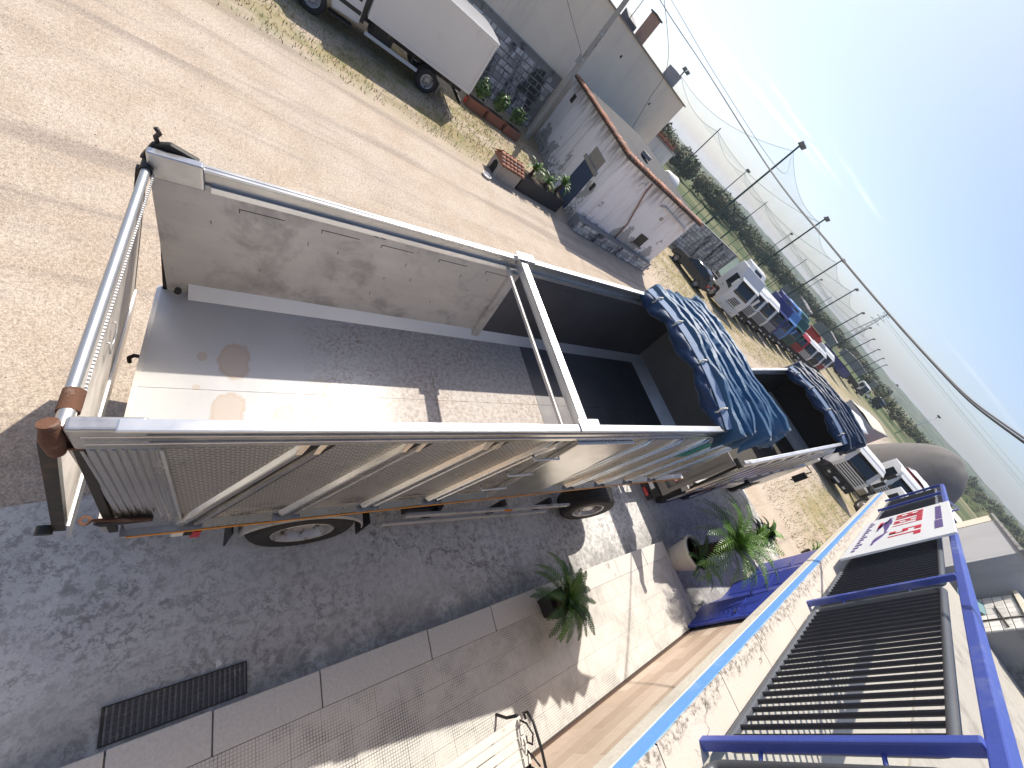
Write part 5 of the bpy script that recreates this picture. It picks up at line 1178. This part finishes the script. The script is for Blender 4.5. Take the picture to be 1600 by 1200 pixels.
# ------------------------------------------------------------------ white box truck
bt = thing('box_truck', 'white box truck parked along the stone wall in its own shade', 'truck', (-18.7, 5.5, 0), R(-2.2))
BOXW = mat('white_box_panel', (.72, .70, .66), .4, 0, .04, 1.2, finev=.03, obj=True, dirt=(.5, .47, .43), dirts=.9, dlo=.55, dhi=.8)
f = MB(); f.box(-1.2, 1.2, -1.03, 3.15, 1.0, 2.98); f.build('cargo_box', BOXW, bt, bevel=.015)
f = MB(); f.prism([(-1.22, 2.92), (1.22, 2.92), (1.22, 3.0), (.7, 3.035), (0, 3.05), (-.7, 3.035), (-1.22, 3.0)], -1.08, 3.20, 'y'); f.build('box_roof', mat('grey_box_roof', (.17, .18, .20), .5), bt)
for a_, b_ in ((1.2, 1.235), (-1.235, -1.2)): f = MB(); f.box(a_, b_, -1.08, 3.2, 2.86, 3.0); f.build('roof_rail', BOXW, bt, bevel=.01)
for a_, b_ in ((1.2, 1.225), (-1.225, -1.2)): f = MB(); f.box(a_, b_, -1.03, 3.15, .98, 1.10); f.build('floor_rail', BOXW, bt, bevel=.008)
f = MB(); f.box(1.2, 1.222, 3.05, 3.17, 1.1, 2.86); f.build('rear_post', BOXW, bt)
PWT = paint('white_cab_paint', (.70, .70, .70))
f = MB(); f.prism([(-4.35, .50), (-4.45, 1.0), (-4.30, 1.35), (-3.55, 1.55), (-3.05, 2.35), (-2.75, 2.45), (-1.95, 2.45), (-1.90, .62), (-2.75, .55), (-2.85, .80), (-3.10, .98), (-3.5, .98), (-3.75, .80), (-3.82, .50)], -1.05, 1.08, 'x'); cb = f.build('cab', PWT, bt, bevel=.05, seg=3, smooth=True, auto=35); cb.location.y = .72
f = MB(); f.prism([(-3.50, 1.56), (-3.08, 2.28), (-2.15, 2.30), (-2.15, 1.50)], 1.081, 1.092, 'x'); f.build('side_window', GLASS, cb)
f = MB(); f.box(-.95, .95, -3.60, -3.0, 1.5, 1.6); f.add([(-.95, -3.58, 1.58), (.95, -3.58, 1.58), (.9, -3.08, 2.32), (-.9, -3.08, 2.32)], [(0, 1, 2, 3)]); f.build('windscreen', GLASS, cb)
f = MB(); f.box(1.081, 1.10, -2.78, -1.94, .86, .98); f.build('side_moulding', BLK, cb)
f = MB(); f.box(1.083, 1.105, -2.2, -2.02, 1.22, 1.36); f.build('door_handle', BLK, cb, bevel=.02)
f = MB(); f.prism([(-2.70, .63), (-2.70, 1.46), (-2.05, 1.46), (-2.05, .63)], 1.0805, 1.086, 'x'); f.build('door_skin', PWT, cb)
f = MB(); f.box(.75, 1.12, -2.06, -1.33, .36, .44); f.build('step', BLK, bt, bevel=.02)
f = MB(); f.box(.85, 1.06, -1.23, -1.06, .7, 2.6); f.box(-1.06, -.85, -1.23, -1.06, .7, 2.6); f.build('cab_gap_frame', BLK, bt)
for s in (1, -1):
    f = MB(); f.box(*sorted((s * 1.10, s * 1.15)), -.95, 1.05, .48, .60); f.build('side_guard', mat('pale_guard', (.5, .53, .56), .5), bt, bevel=.01)
    for y in (-.7, .75): f = MB(); f.box(*sorted((s * 1.05, s * 1.10)), y - .03, y + .03, .5, .98); f.build('guard_bracket', CHAS, bt)
    wheel(bt, (s * 1.04, -2.58, .42), .42, .24, s, dish=.04, rimm=PGY); wheel(bt, (s * 1.10, 1.55, .42), .42, .46, s, dish=.12)
    f = MB(); f.box(*sorted((s * .75, s * 1.12)), 2.02, 2.04, .22, .6); f.build('mud_flap', mat('beige_flap', (.4, .36, .3), .7), bt)
    f = MB(); f.box(*sorted((s * .98, s * 1.08)), 3.15, 3.2, .62, .78); f.build('tail_lamp', REDL, bt)
f = MB()
for s in (-.4, .4): f.box(s - .05, s + .05, -3.3, 3.1, .66, .90)
for y in (-.8, 0, 1.5, 2.9): f.box(-.9, .9, y - .04, y + .04, .86, .98)
f.box(-1.1, 1.1, 3.0, 3.08, .45, .58); f.box(.55, 1.0, -.8, 0, .55, .95); f.build('chassis_frame', CHAS, bt)
# ------------------------------------------------------------------ black car
ca = thing('parked_car', 'black hatchback parked by the boundary wall, left of the white high-roof lorry', 'car', (-17.0, 30.75, 0), R(104))
# car heads local +y
prof = [(-2.05, .38), (-2.10, .62), (-2.02, .92), (-1.75, 1.02), (-1.35, 1.40), (-.9, 1.49), (.1, 1.47), (.75, 1.05), (1.55, .93), (2.0, .78), (2.08, .5), (2.0, .32)]
P_ = []
for s in (-.86, -.84, -.74, .74, .84, .86):
    k = {.86: .55, .84: .85, .74: 1.0}[abs(s)]
    P_.append([(s * (1 if z < 1.0 else (.80 if abs(s) > .8 else .86)), y * (1 if abs(s) < .8 else .985), .32 + (z - .32) * (1 if z < 1 else (.97 if abs(s) > .8 else 1))) for y, z in prof])
f = MB(); f.grid(P_); f.add(P_[0], [tuple(range(len(prof)))]); f.add(P_[-1], [tuple(range(len(prof)))[::-1]]); cbd = f.build('body', PBK, ca, smooth=True, auto=40)
f = MB(); f.add([(-.60, -1.86, .98), (.60, -1.86, .98), (.55, -1.36, 1.41), (-.55, -1.36, 1.41)], [(0, 1, 2, 3)]); f.build('rear_window', GLASS, cbd, thick=.02)
f = MB(); f.add([(-.62, .73, 1.09), (.62, .73, 1.09), (.57, .16, 1.46), (-.57, .16, 1.46)], [(0, 1, 2, 3)]); f.build('windscreen', GLASS, cbd, thick=.02)
for s in (-1, 1):
    f = MB(); f.add([(s * .865, -1.5, 1.00), (s * .865, .62, 1.00), (s * .715, .08, 1.42), (s * .715, -1.15, 1.42)], [(0, 1, 2, 3)]); f.build('side_window', GLASS, cbd, thick=.02)
    f = MB(); f.box(*sorted((s * .62, s * .84)), -2.09, -1.98, .72, .92); f.build('tail_lamp', REDL, ca, bevel=.02)
    f = MB(); f.box(*sorted((s * .55, s * .80)), 1.88, 2.0, .62, .78); f.build('headlight', HEADL, ca, bevel=.02)
    f = MB(); f.cbox((s * .98, .52, 1.02), (.18, .12, .14)); f.build('mirror', PBK, ca, bevel=.03)
    for y in (-1.3, 1.28): wheel(ca, (s * .88, y, .32), .32, .21, s, dish=.03, rimm=PGY)
f = MB(); f.box(-.26, .26, -2.125, -2.105, .60, .70); f.build('number_plate', WHL, ca)
# ------------------------------------------------------------------ sports court: poles, floodlights, nets
NETM = NT('green_net'); 
def m_net():
    n = NETM; tr_ = n.new('ShaderNodeBsdfTransparent'); mx_ = n.new('ShaderNodeMixShader'); p = n.pos()
    n.put(mx_.inputs[0], n.math('ADD', .025, n.math('MULTIPLY', n.noise(p, .5, 4), .08)))
    n.t.links.new(tr_.outputs[0], mx_.inputs[1]); n.t.links.new(n.b.outputs[0], mx_.inputs[2]); n.t.links.new(mx_.outputs[0], n.out.inputs['Surface'])
    return n.fin((.05, .15, .14), .9, 0.)
m_net()
ROPE = mat('net_rope', (.10, .15, .15), .8)
near = [(-23.1, 36.6, 11.0), (-22.5, 49.6, 10.3), (-22.0, 61.4, 9.9), (-21.5, 73.3, 9.7), (-21.0, 85, 9.0), (-20.5, 95, 8.8), (-20.2, 104, 8.4), (-19.7, 114, 8.2), (-19.3, 124.4, 8.0), (-18.9, 132.8, 7.8)]
far_ = [(-37.8, 35.9, 9.0), (-39.4, 48.0, 9.0), (-42.5, 63.3, 9.0), (-43.4, 76, 9.0), (-42, 89, 9.0), (-41, 102, 8.8), (-40, 115, 8.6), (-39, 128, 8.4)]
lab_n = ['tall dark green floodlight pole nearest, overlapping the overhead cable', 'second floodlight pole of the near row beside the court net', 'third floodlight pole of the near row beside the court net', 'fourth floodlight pole of the near row, behind the light blue lorry', 'fifth pole of the near row, left of the pylon', 'sixth pole of the near row, just below the pylon', 'seventh pole of the near row, right of the pylon', 'eighth pole of the near row by the far net', 'ninth pole of the near row by the far net', 'last pole at the far right end of the court net']
lab_f = ['far-side floodlight pole rising behind the stucco house roof', 'far-side thin pole in front of the white house end', 'far-side floodlight pole right of the white house end', 'far-side pole left of the nearest floodlight pole', 'far-side pole behind the second near pole', 'far-side pole seen through the net beyond the third near pole', 'far-side thin pole seen through the net, second from the end', 'far-side thin pole at the distant end of the net']
def lpole(p, lab, grp, r0=.11, lamp=True):
    r = thing('floodlight_pole', lab, 'pole', (p[0], p[1], 0), 0, grp)
    f = MB(); f.tube([(0, 0, 0), (0, 0, p[2])], [r0, r0 * .72], 10); f.build('shaft', GREENP, r, smooth=True, auto=40)
    if lamp:
        f = MB(); f.box(-.04, .04, -.45, .45, p[2] - .04, p[2] + .04); a = f.build('cross_arm', GREENP, r)
        for s in (-.3, .3): f = MB(); f.cbox((.16, s, p[2] + .12), (.14, .42, .34), ry=R(30)); f.build('floodlight', mat('lamp_grey', (.16, .16, .17), .5), a, bevel=.02)
for p, l in zip(near, lab_n): lpole(p, l, 'poles on the near side of the court')
for i, (p, l) in enumerate(zip(far_, lab_f)): lpole(p, l, 'poles on the far side of the court', .09, i % 2 == 0)
nt = thing('court_net', 'fine green netting hung between the court poles and sagging above it', 'net', (-30, 80, 0))
def netpanel(a, b, sag, c=None, d=None, nx=10, ny=6):
    f = MB(T3((30, -80, 0))); P_ = []
    a, b = Vector(a), Vector(b)
    for i in range(nx + 1):
        t = i / nx; top = a.lerp(b, t); top.z -= sag * 4 * t * (1 - t); row_ = []
        if c is None: bot = Vector((top.x, top.y, 3.0))
        else: bot = Vector(c).lerp(Vector(d), t); bot.z -= sag * 4 * t * (1 - t)
        for j in range(ny + 1):
            q = top.lerp(bot, j / ny)
            if c is not None: q.z -= 1.0 * 4 * (j / ny) * (1 - j / ny)
            row_.append(q)
        P_.append(row_)
    f.grid(P_); return f
for a, b in zip(near[:-1], near[1:]):
    o = netpanel((a[0], a[1], a[2] - .5), (b[0], b[1], b[2] - .5), .7).build('side_net', NETM.m, nt, smooth=True, norm=False)
    f = MB(T3((30, -80, 0))); f.tube([Vector((a[0], a[1], a[2] - .5)).lerp(Vector((b[0], b[1], b[2] - .5)), k / 10) - Vector((0, 0, .7 * 4 * (k / 10) * (1 - k / 10))) for k in range(11)], .012, 5); f.build('head_rope', ROPE, o)
for a, b in zip(far_[:-1], far_[1:]):
    o = netpanel((a[0], a[1], a[2] - .4), (b[0], b[1], b[2] - .4), .8).build('side_net', NETM.m, nt, smooth=True, norm=False)
    f = MB(T3((30, -80, 0))); f.tube([Vector((a[0], a[1], a[2] - .4)).lerp(Vector((b[0], b[1], b[2] - .4)), k / 10) - Vector((0, 0, .8 * 4 * (k / 10) * (1 - k / 10))) for k in range(11)], .016, 5); f.build('head_rope', ROPE, o)
for i in range(7):
    a, b, c, d = near[i], near[i + 1], far_[i], far_[i + 1]
    o = netpanel((a[0], a[1], a[2] - .5), (b[0], b[1], b[2] - .5), .7, (c[0], c[1], c[2] - .4), (d[0], d[1], d[2] - .4)).build('roof_net', NETM.m, nt, smooth=True, norm=False)
    f = MB(T3((30, -80, 0))); pa, pb_ = Vector((a[0], a[1], a[2] - .5)), Vector((c[0], c[1], c[2] - .4)); f.tube([pa.lerp(pb_, k / 12) - Vector((0, 0, 1.0 * 4 * (k / 12) * (1 - k / 12))) for k in range(13)], .014, 5); f.build('span_rope', ROPE, o)
# court fence posts/rails and the tank behind the boundary wall
tkk = thing('water_tank', 'pale horizontal cylindrical tank behind the boundary wall beside the shed roof', 'tank', (-24.6, 30.2, 0), R(20))
f = MB(); f.lathe([(.01, -1.35), (.42, -1.3), (.52, -1.15), (.52, 1.15), (.42, 1.3), (.01, 1.35)], (0, 0, 3.0), (0, 1, 0), 24); f.build('tank_body', WHITEP, tkk, smooth=True, auto=40)
f = MB()
for y in (-.8, .8):
    for x in (-.4, .4): f.beam((x, y, 0), (x * .8, y, 2.75), .08, .08)
f.build('stand', GREENP, tkk)
cf = thing('court_fence', 'dark green wire court fence between the boundary wall and the tree belt', 'fence', (-30, 45, 0))
f = MB()
for k in range(26): 
    y = -20 + k * 4.0; f2 = MB(); f2.tube([(-9 - .05 * k, y, 0), (-9 - .05 * k, y, 3.6)], .05, 6); f2.build('fence_post', GREENP, cf)
for z in (1.2, 2.4, 3.6): f2 = MB(); f2.tube([(-9, -20, z), (-10.25, 80, z)], .03, 5); f2.build('fence_rail', GREENP, cf)
f2 = MB(); f2.quad((-9, -20, 0), (-10.25, 80, 0), (-10.25, 80, 3.6), (-9, -20, 3.6)); f2.build('fence_mesh', NETM.m, cf, norm=False)
f = MB(); f.quad((-41, 24, .012), (-23.5, 28, .012), (-21, 132, .012), (-41, 130, .012)); struct(f.build('court_surface', mat('court_turf', (.10, .14, .12), .95, 0, .2, .3)))
# ------------------------------------------------------------------ lattice pylon and lines
py_ = thing('electricity_pylon', 'pale lattice electricity pylon beyond the court', 'pylon', (-71.5, 322, 0), R(20))
PYL = mat('pylon_steel', (.42, .43, .44), .6, .4)
f = MB(); Hp = 28
def leg(k, z): a = R(45 + 90 * k); w_ = 2.6 * (1 - z / Hp) + .35; return Vector((w_ * math.cos(a), w_ * math.sin(a), z))
lv = [0, 5, 9, 12.6, 15.4, 18.2, 20.3, 22.4, 24.5, 26.6, 28]
for a, b in zip(lv[:-1], lv[1:]):
    for k in range(4): f.beam(leg(k, a), leg(k, b), .16, .16); f.beam(leg(k, a), leg((k + 1) % 4, b), .08, .08); f.beam(leg((k + 1) % 4, a), leg(k, b), .08, .08)
f.build('lattice', PYL, py_)
for z, w_ in ((21, 3.6), (24, 3), (26.8, 2.4)):
    f = MB(); f.beam((-w_, 0, z), (w_, 0, z), .2, .2); f.beam((-w_, 0, z), (0, 0, z + 1.4), .12, .12); f.beam((w_, 0, z), (0, 0, z + 1.4), .12, .12); f.build('cross_arm', PYL, py_)
WIRE = mat('power_line', (.30, .32, .34), .6)
for k, (z, s) in enumerate(((28.5, 1.5), (26.5, -2.5), (25, 2), (26, 3))):
    a = Vector((-71.5 + s * .94, 322 + s * .34, z - .6)); b = Vector((150 + s * 3, 360 + s, z - 1)); P_ = [a.lerp(b, t / 20) - Vector((0, 0, 2.5 * 4 * (t / 20) * (1 - t / 20))) for t in range(21)]
    f = MB(T3(-a)); f.tube(P_, .045, 4); o = f.build('power_line', WIRE, smooth=True); o.location = a
    tag(o, ['topmost faint power line', 'second faint power line from the top', 'lowest faint power line', 'third faint power line from the top'][k] + ' running right from the pylon', 'cable', 'power lines from the pylon')
# ------------------------------------------------------------------ vegetation in the distance
FOL = [mat('olive_foliage', (.075, .10, .035), .8, 0, .4, .4, finev=.2, fine=3), mat('dark_foliage', (.035, .055, .022), .8, 0, .4, .4, finev=.2, fine=3), mat('dry_foliage', (.13, .13, .06), .8, 0, .4, .4, finev=.2, fine=3)]
TRK = mat('tree_bark', (.07, .05, .035), .9)
def tree(label, loc, h, rx, seed, n=900, size=.28, group=None, mats=None):
    r = thing('tree', label, 'tree', (*loc, 0), 0, group); rnd = random.Random(seed)
    f = MB(); f.tube([(0, 0, 0), (.1, .05, h * .3), (0, .1, h * .62)], [.16 + h * .012, .12, .05], 8); f.build('trunk', TRK, r, smooth=True)
    for k in range(4):
        a = k * 1.7 + seed; f = MB(); f.tube([(.05, .05, h * (.3 + .05 * k)), (math.cos(a) * rx * .45, math.sin(a) * rx * .45, h * (.55 + .06 * k))], [.07, .025], 6); f.build('limb', TRK, r, smooth=True)
    for k in range(5):
        a = k * 1.3 + seed; q_ = .45 if k else 0
        bush(r, (math.cos(a) * rx * q_, math.sin(a) * rx * q_, h * (.62 + .10 * (k % 3))), rx * .62, rx * .62, h * .24, n // 5, size, mats or FOL, seed * 10 + k, 'crown')
    return r
def belt(name, pts, label, n_per, hmin, hmax, depth, size, seed, mats=FOL, zbase=0., sp=.55):
    rnd = random.Random(seed); fs = [MB() for _ in mats]
    for a, b in zip(pts[:-1], pts[1:]):
        a, b = Vector(a), Vector(b); L = (b - a).length; nt_ = int(L / (hmax * sp)) + 1
        for i in range(nt_):
            t = (i + rnd.random()) / nt_; c = a.lerp(b, t); off = rnd.uniform(-depth, depth); nrm = Vector((-(b - a).y, (b - a).x, 0)).normalized(); c = c + nrm * off
            h = rnd.uniform(hmin, hmax); rr = h * rnd.uniform(.38, .6); mi = rnd.randrange(len(mats))
            for k in range(n_per):
                d = Vector((rnd.gauss(0, 1), rnd.gauss(0, 1), rnd.gauss(0, 1))).normalized(); q_ = rnd.random() ** .4 * (.8 + .35 * mnoise.noise(d * 1.8 + Vector((i * 3.1, seed, 0))))
                p = c + Vector((d.x * rr, d.y * rr, h * .5 + d.z * h * .52)) * 1.0 if False else Vector((c.x + d.x * rr * q_, c.y + d.y * rr * q_, zbase + c.z + h * .5 + d.z * h * .5 * q_))
                u_ = Vector((rnd.gauss(0, 1), rnd.gauss(0, 1), rnd.gauss(0, .7))).normalized(); v_ = u_.cross(d + Vector((.02, .01, .4))).normalized(); s_ = size * rnd.uniform(.6, 1.4) * h / hmax
                fs[mi if rnd.random() < .7 else rnd.randrange(len(mats))].quad(p - u_ * s_, p + v_ * s_ * .6, p + u_ * s_, p - v_ * s_ * .6)
    for i, (f, m) in enumerate(zip(fs, mats)):
        if f.v:
            o = f.build(name, m, norm=False); o['kind'] = 'stuff'; o['label'] = label[i]; o['category'] = 'trees'
belt('tree_belt', [(-92, 62, 0), (-84, 90, 0), (-76, 130, 0), (-66, 180, 0), (-54, 240, 0), (-40, 310, 0)], ['olive green trees in the belt beyond the court', 'dark green trees in the belt beyond the court', 'dry yellowish trees in the belt beyond the court'], 420, 4.6, 6.4, 13, .40, 3, sp=.14)
belt('field_hedge', [(-18, 170, 0), (-6, 230, 0), (10, 300, 0), (40, 330, 0)], ['olive hedge trees on the far field edge', 'dark hedge trees on the far field edge', 'dry hedge bushes on the far field edge'], 160, 3, 5.5, 8, .4, 6, sp=.3)
# hills
def m_hill(name, a, b, sc_):
    n = NT(name); p = n.pos(); c = n.mix(n.step(n.noise(p, sc_, 8, .7), .42, .6), a, b); n.bump(n.noise(p, sc_ * 3, 5), 1.0, 6.0); return n.fin(c, 1.0, 0., **{'Specular IOR Level': 0.})
def hill(name, az0, az1, D, prof, m, depth=300., tex=1.0, seed=1):
    f = MB(); P_ = []; n_ = 160
    for i in range(n_ + 1):
        t = i / n_; az = R(az0 + (az1 - az0) * t); u_ = t * (len(prof) - 1); k = min(int(u_), len(prof) - 2); el = prof[k] + (prof[k + 1] - prof[k]) * (u_ - k)
        h = 5.4 + D * math.tan(R(el)) + tex * (mnoise.noise((t * 40, seed, 0)) + .6 * mnoise.noise((t * 150, seed, 2)))
        row_ = []
        for j in range(9):
            q_ = j / 8; dd = D - depth * (1 - q_) if j < 8 else D + depth; hh = h * (math.sin(q_ * math.pi / 2) ** 1.3) + (tex * .8 * mnoise.noise((t * 70, q_ * 6, seed)) if 0 < j < 8 else 0); hh = h if j == 7 else (hh if j < 8 else -5)
            if j == 0: hh = -2
            row_.append((dd * math.sin(az), dd * math.cos(az), hh))
        P_.append(row_)
    f.grid(P_); return struct(f.build(name, m, smooth=True, norm=False))
hill('far_hill', -62, 40, 1500, [.0, -.1, -.3, -.1, .35, .42, .45, .55, .8, 1.0, 1.0, .8, .5, .3], m_hill('far_hillside', (.05, .075, .04), (.11, .13, .075), .02), 420, 3.5, 2)
hill('near_hill', 1.5, 30, 520, [.0, .5, .95, 1.05, 1.0, .7, .3], m_hill('scrub_hillside', (.05, .075, .03), (.16, .16, .09), .06), 260, 2.2, 5)
belt('hill_scrub', [(30, 330, 2), (48, 350, 5), (70, 380, 6), (95, 400, 5)], ['olive scrub on the hillside at the right', 'dark scrub on the hillside at the right', 'dry scrub on the hillside at the right'], 160, 4, 7, 26, .5, 9, sp=.2)
for i, (x, y, h) in enumerate(((9.5, 56, 5.2), (12.0, 50, 5.0), (9.0, 38, 4.6), (13, 40, 5.4), (8.2, 26, 4.9), (10.5, 31, 5.1))):
    tree(['light green tree right of the grey mound', 'second light green tree at the foot of the right hillside', 'bushy tree behind the grey annex wall', 'taller tree behind the grey annex wall', 'nearest dark tree behind the white stone house', 'leafy tree behind the white stone house roof'][i], (x, y), h, 2.1, 50 + i, 1500, .17, 'trees beyond the annex', [FOL[0], FOL[2], FOL[0]] if i < 4 else [FOL[1], FOL[0], FOL[1]])
# mound of spoil
f = MB(); P_ = []
for i in range(19):
    t = i / 18; row_ = []
    for j in range(41):
        a = 2 * math.pi * j / 40; rr = 1 - t; q_ = (1 - (1 - t) ** 2.4)
        x, y = 4.8 * rr * math.cos(a), 4.6 * rr * math.sin(a); z = 6.15 * (1 - rr ** 2.6) * (1 + .04 * mnoise.noise((x * .3, y * .3, 1))) * (1 - .12 * max(0, math.cos(a + .4)) * rr)
        row_.append((x, y, z + .12 * mnoise.noise((x * 1.1, y * 1.1, 4))))
    P_.append(row_)
f.grid(P_); md = f.build('spoil_mound', mat('grey_spoil', (.175, .165, .155), .95, 0, .2, .5, bump=1.0, bscale=5, dirt=(.115, .108, .10), dirts=.9), smooth=True); md.location = (3.0, 62, 0)
tag(md, 'large smooth grey-brown mound of spoil behind the right-hand lorries', 'mound')
# ------------------------------------------------------------------ neighbours past the terrace
an = thing('grey_annex', 'plain grey rendered annex wall past the end of the balcony', 'building', (4.2, 20, 0))
f = MB(); f.box(-1.0, 1.2, -2.9, 3.1, 0, 5.32); f.build('wall', m_stucco('annex_grey', (.40, .40, .41), (.2, .2, .2), .3), an)
f = MB(); f.box(-1.02, 1.0, 3.1, 4.5, 0, 5.22); f.build('white_end', CREAM, an)
f = MB(); f.box(-1.06, 1.26, -2.96, 4.56, 5.32, 5.39); f.build('coping', MORTAR, an)
sh2 = thing('stone_house', 'white stone block house with a teal awning behind the blue handrail', 'house', (5.2, 17, 0))
f = MB(); f.box(-1.1, 1.5, -2.6, .05, 0, 4.65); f.build('wall', MORTAR, sh2)
WST = m_rand('white_stone', [(.62, .60, .56), (.55, .53, .49), (.68, .66, .62)], .85, 20, .3, .4)
rnd = random.Random(5); z = 3.0
while z < 4.6:
    y = -2.58
    while y < 0:
        w_ = rnd.uniform(.25, .5); f = MB(); f.box(-1.135, -1.09, y, min(y + w_ - .015, .04), z, z + .185); f.build('stone_block', WST, sh2, bevel=.008, seg=1); y += w_
    z += .2
f = MB(); f.prism([(-1.12, 4.0), (-1.55, 3.75), (-1.55, 3.72), (-1.12, 3.97)], -1.4, -.3, 'y'); f.build('awning', mat('teal_awning', (.12, .22, .24), .7), sh2)
f = MB(); f.tube([(-1.16, -1.9, 3.0), (-1.16, -1.9, 4.6)], .02, 6); f.tube([(-1.16, -.9, 4.2), (-1.16, -2.5, 4.3)], .02, 6); f.build('pipe', DKST, sh2, smooth=True)
f = MB(); f.box(-1.2, 1.6, -2.7, .1, 4.65, 4.74); f.build('roof_slab', CREAM, sh2)
gt = thing('blue_ladder_rail', 'dark blue sloping steel handrail beyond the sign', 'railing', (2.2, 17.5, 3.8))
f = MB(); f.tube([(-.9, -.5, 0), (-.9, -.5, .9), (.2, 4, .9)], .03, 8); f.tube([(-.9, -.5, .45), (.2, 4, .45)], .025, 8); f.tube([(.2, 4, -.6), (.2, 4, .9)], .03, 8); f.build('handrail', BLUEP, gt, smooth=True)
# lamp post at far right, small lamp further
for (x, y, h, lab) in ((-4.3, 149.9, 9.4, 'single street lamp standing above the mound'), (-22.2, 218.9, 7.9, 'small street lamp far off left of the mound')):
    r = thing('street_lamp', lab, 'lamp', (x, y, 0))
    f = MB(); f.tube([(0, 0, 0), (0, 0, h)], [.12, .07], 8); f.build('shaft', GALV, r, smooth=True)
    f = MB(); f.cbox((0, -.3, h + .1), (.9, 1.0, .35)); f.build('lamp_head', DKST, r, bevel=.05)
# low buildings and greenhouse roofs between the court and the trees
for i, (x, y, w_, d_, h) in enumerate(((-50, 150, 10, 16, 3.2), (-44, 180, 9, 14, 3.0), (-36, 215, 14, 12, 3.4), (-30, 250, 12, 10, 3.2))):
    r = thing('field_shed', ['long low field shed nearest the court end', 'low grey field shed second from the court', 'wide field shed before the dark hill', 'farthest low field shed below the pylon'][i], 'shed', (x, y, 0), R(10), 'field sheds beyond the court')
    f = MB(); f.box(-w_ / 2, w_ / 2, -d_ / 2, d_ / 2, 0, h - .8); f.build('wall', MORTAR, r)
    f = MB(); f.prism([(-w_ / 2 - .2, h - .8), (0, h), (w_ / 2 + .2, h - .8)], -d_ / 2 - .2, d_ / 2 + .2, 'y'); f.build('roof', mat('field_roof', (.22, .2, .2), .8), r)
# a sparse stubble of dry grass in the verges
f = MB(); rnd = random.Random(8)
def blades(x0, x1, y0, y1, n, h):
    for i in range(n):
        x, y = rnd.uniform(x0, x1), rnd.uniform(y0, y1)
        if mnoise.noise((x * .45, y * .45, 5)) + rnd.uniform(-.9, .9) < .25: continue
        a = rnd.uniform(0, 6.28); w_ = .012; hh = h * rnd.uniform(.4, 1.2); dx, dy = math.cos(a) * w_, math.sin(a) * w_; lx, ly = rnd.gauss(0, .35) * hh, rnd.gauss(0, .35) * hh
        f.add([(x - dx, y - dy, 0), (x + dx, y + dy, 0), (x + lx, y + ly, hh)], [(0, 1, 2)])
blades(-19.5, -14.3, .5, 13.5, 9000, .13); blades(-18, -12, 22, 34, 5000, .14); blades(-.5, 3.5, 19, 31, 6000, .12); blades(-13.2, -9, 34, 52, 5000, .12)
o = f.build('dry_grass', mat('dry_grass_blade', (.24, .21, .09), .9, 0, .4, 1.5, finev=.1), norm=False); o['kind'] = 'stuff'; o['label'] = 'thin dry grass growing in the verges of the gravel yard'

# loose stones lying on the gravel
f = MB(); rnd = random.Random(21)
for i in range(5200):
    x = -2.2 - rnd.random() ** 1.4 * 14; y = rnd.uniform(-4, 13)
    if -4.6 < x < -1 and -.5 < y < 9: continue
    r_ = rnd.choice((.007, .008, .010, .012, .018)) * rnd.uniform(.7, 1.3); a0 = rnd.uniform(0, 6.28)
    b_ = [(x + r_ * rnd.uniform(.7, 1.2) * math.cos(a0 + k * 1.57), y + r_ * rnd.uniform(.7, 1.2) * math.sin(a0 + k * 1.57), .0) for k in range(4)]
    f.add(b_ + [(x + rnd.uniform(-.3, .3) * r_, y + rnd.uniform(-.3, .3) * r_, r_ * rnd.uniform(.5, .9))], [(0, 1, 4), (1, 2, 4), (2, 3, 4), (3, 0, 4)])
o = f.build('loose_stones', mat('loose_stone', (.50, .43, .36), .9, 0, .45, 9), norm=False); o['kind'] = 'stuff'; o['label'] = 'small loose stones scattered over the pale gravel yard'
# ------------------------------------------------------------------ summer haze in the air
f = MB(); f.box(-3400, 3400, -3400, 3400, -6.5, 46); hz = f.build('haze', None); hz['kind'] = 'stuff'; hz['label'] = 'thin pale summer haze over the whole valley'
hm = bpy.data.materials.new('summer_haze'); hm.use_nodes = True; hn = hm.node_tree; hn.nodes.clear()
ho = hn.nodes.new('ShaderNodeOutputMaterial'); hv = hn.nodes.new('ShaderNodeVolumePrincipled'); hv.inputs['Density'].default_value = 0.0003; hv.inputs['Color'].default_value = (.86, .92, 1.0, 1); hv.inputs['Anisotropy'].default_value = .3
hn.links.new(hv.outputs[0], ho.inputs['Volume']); hz.data.materials.append(hm)
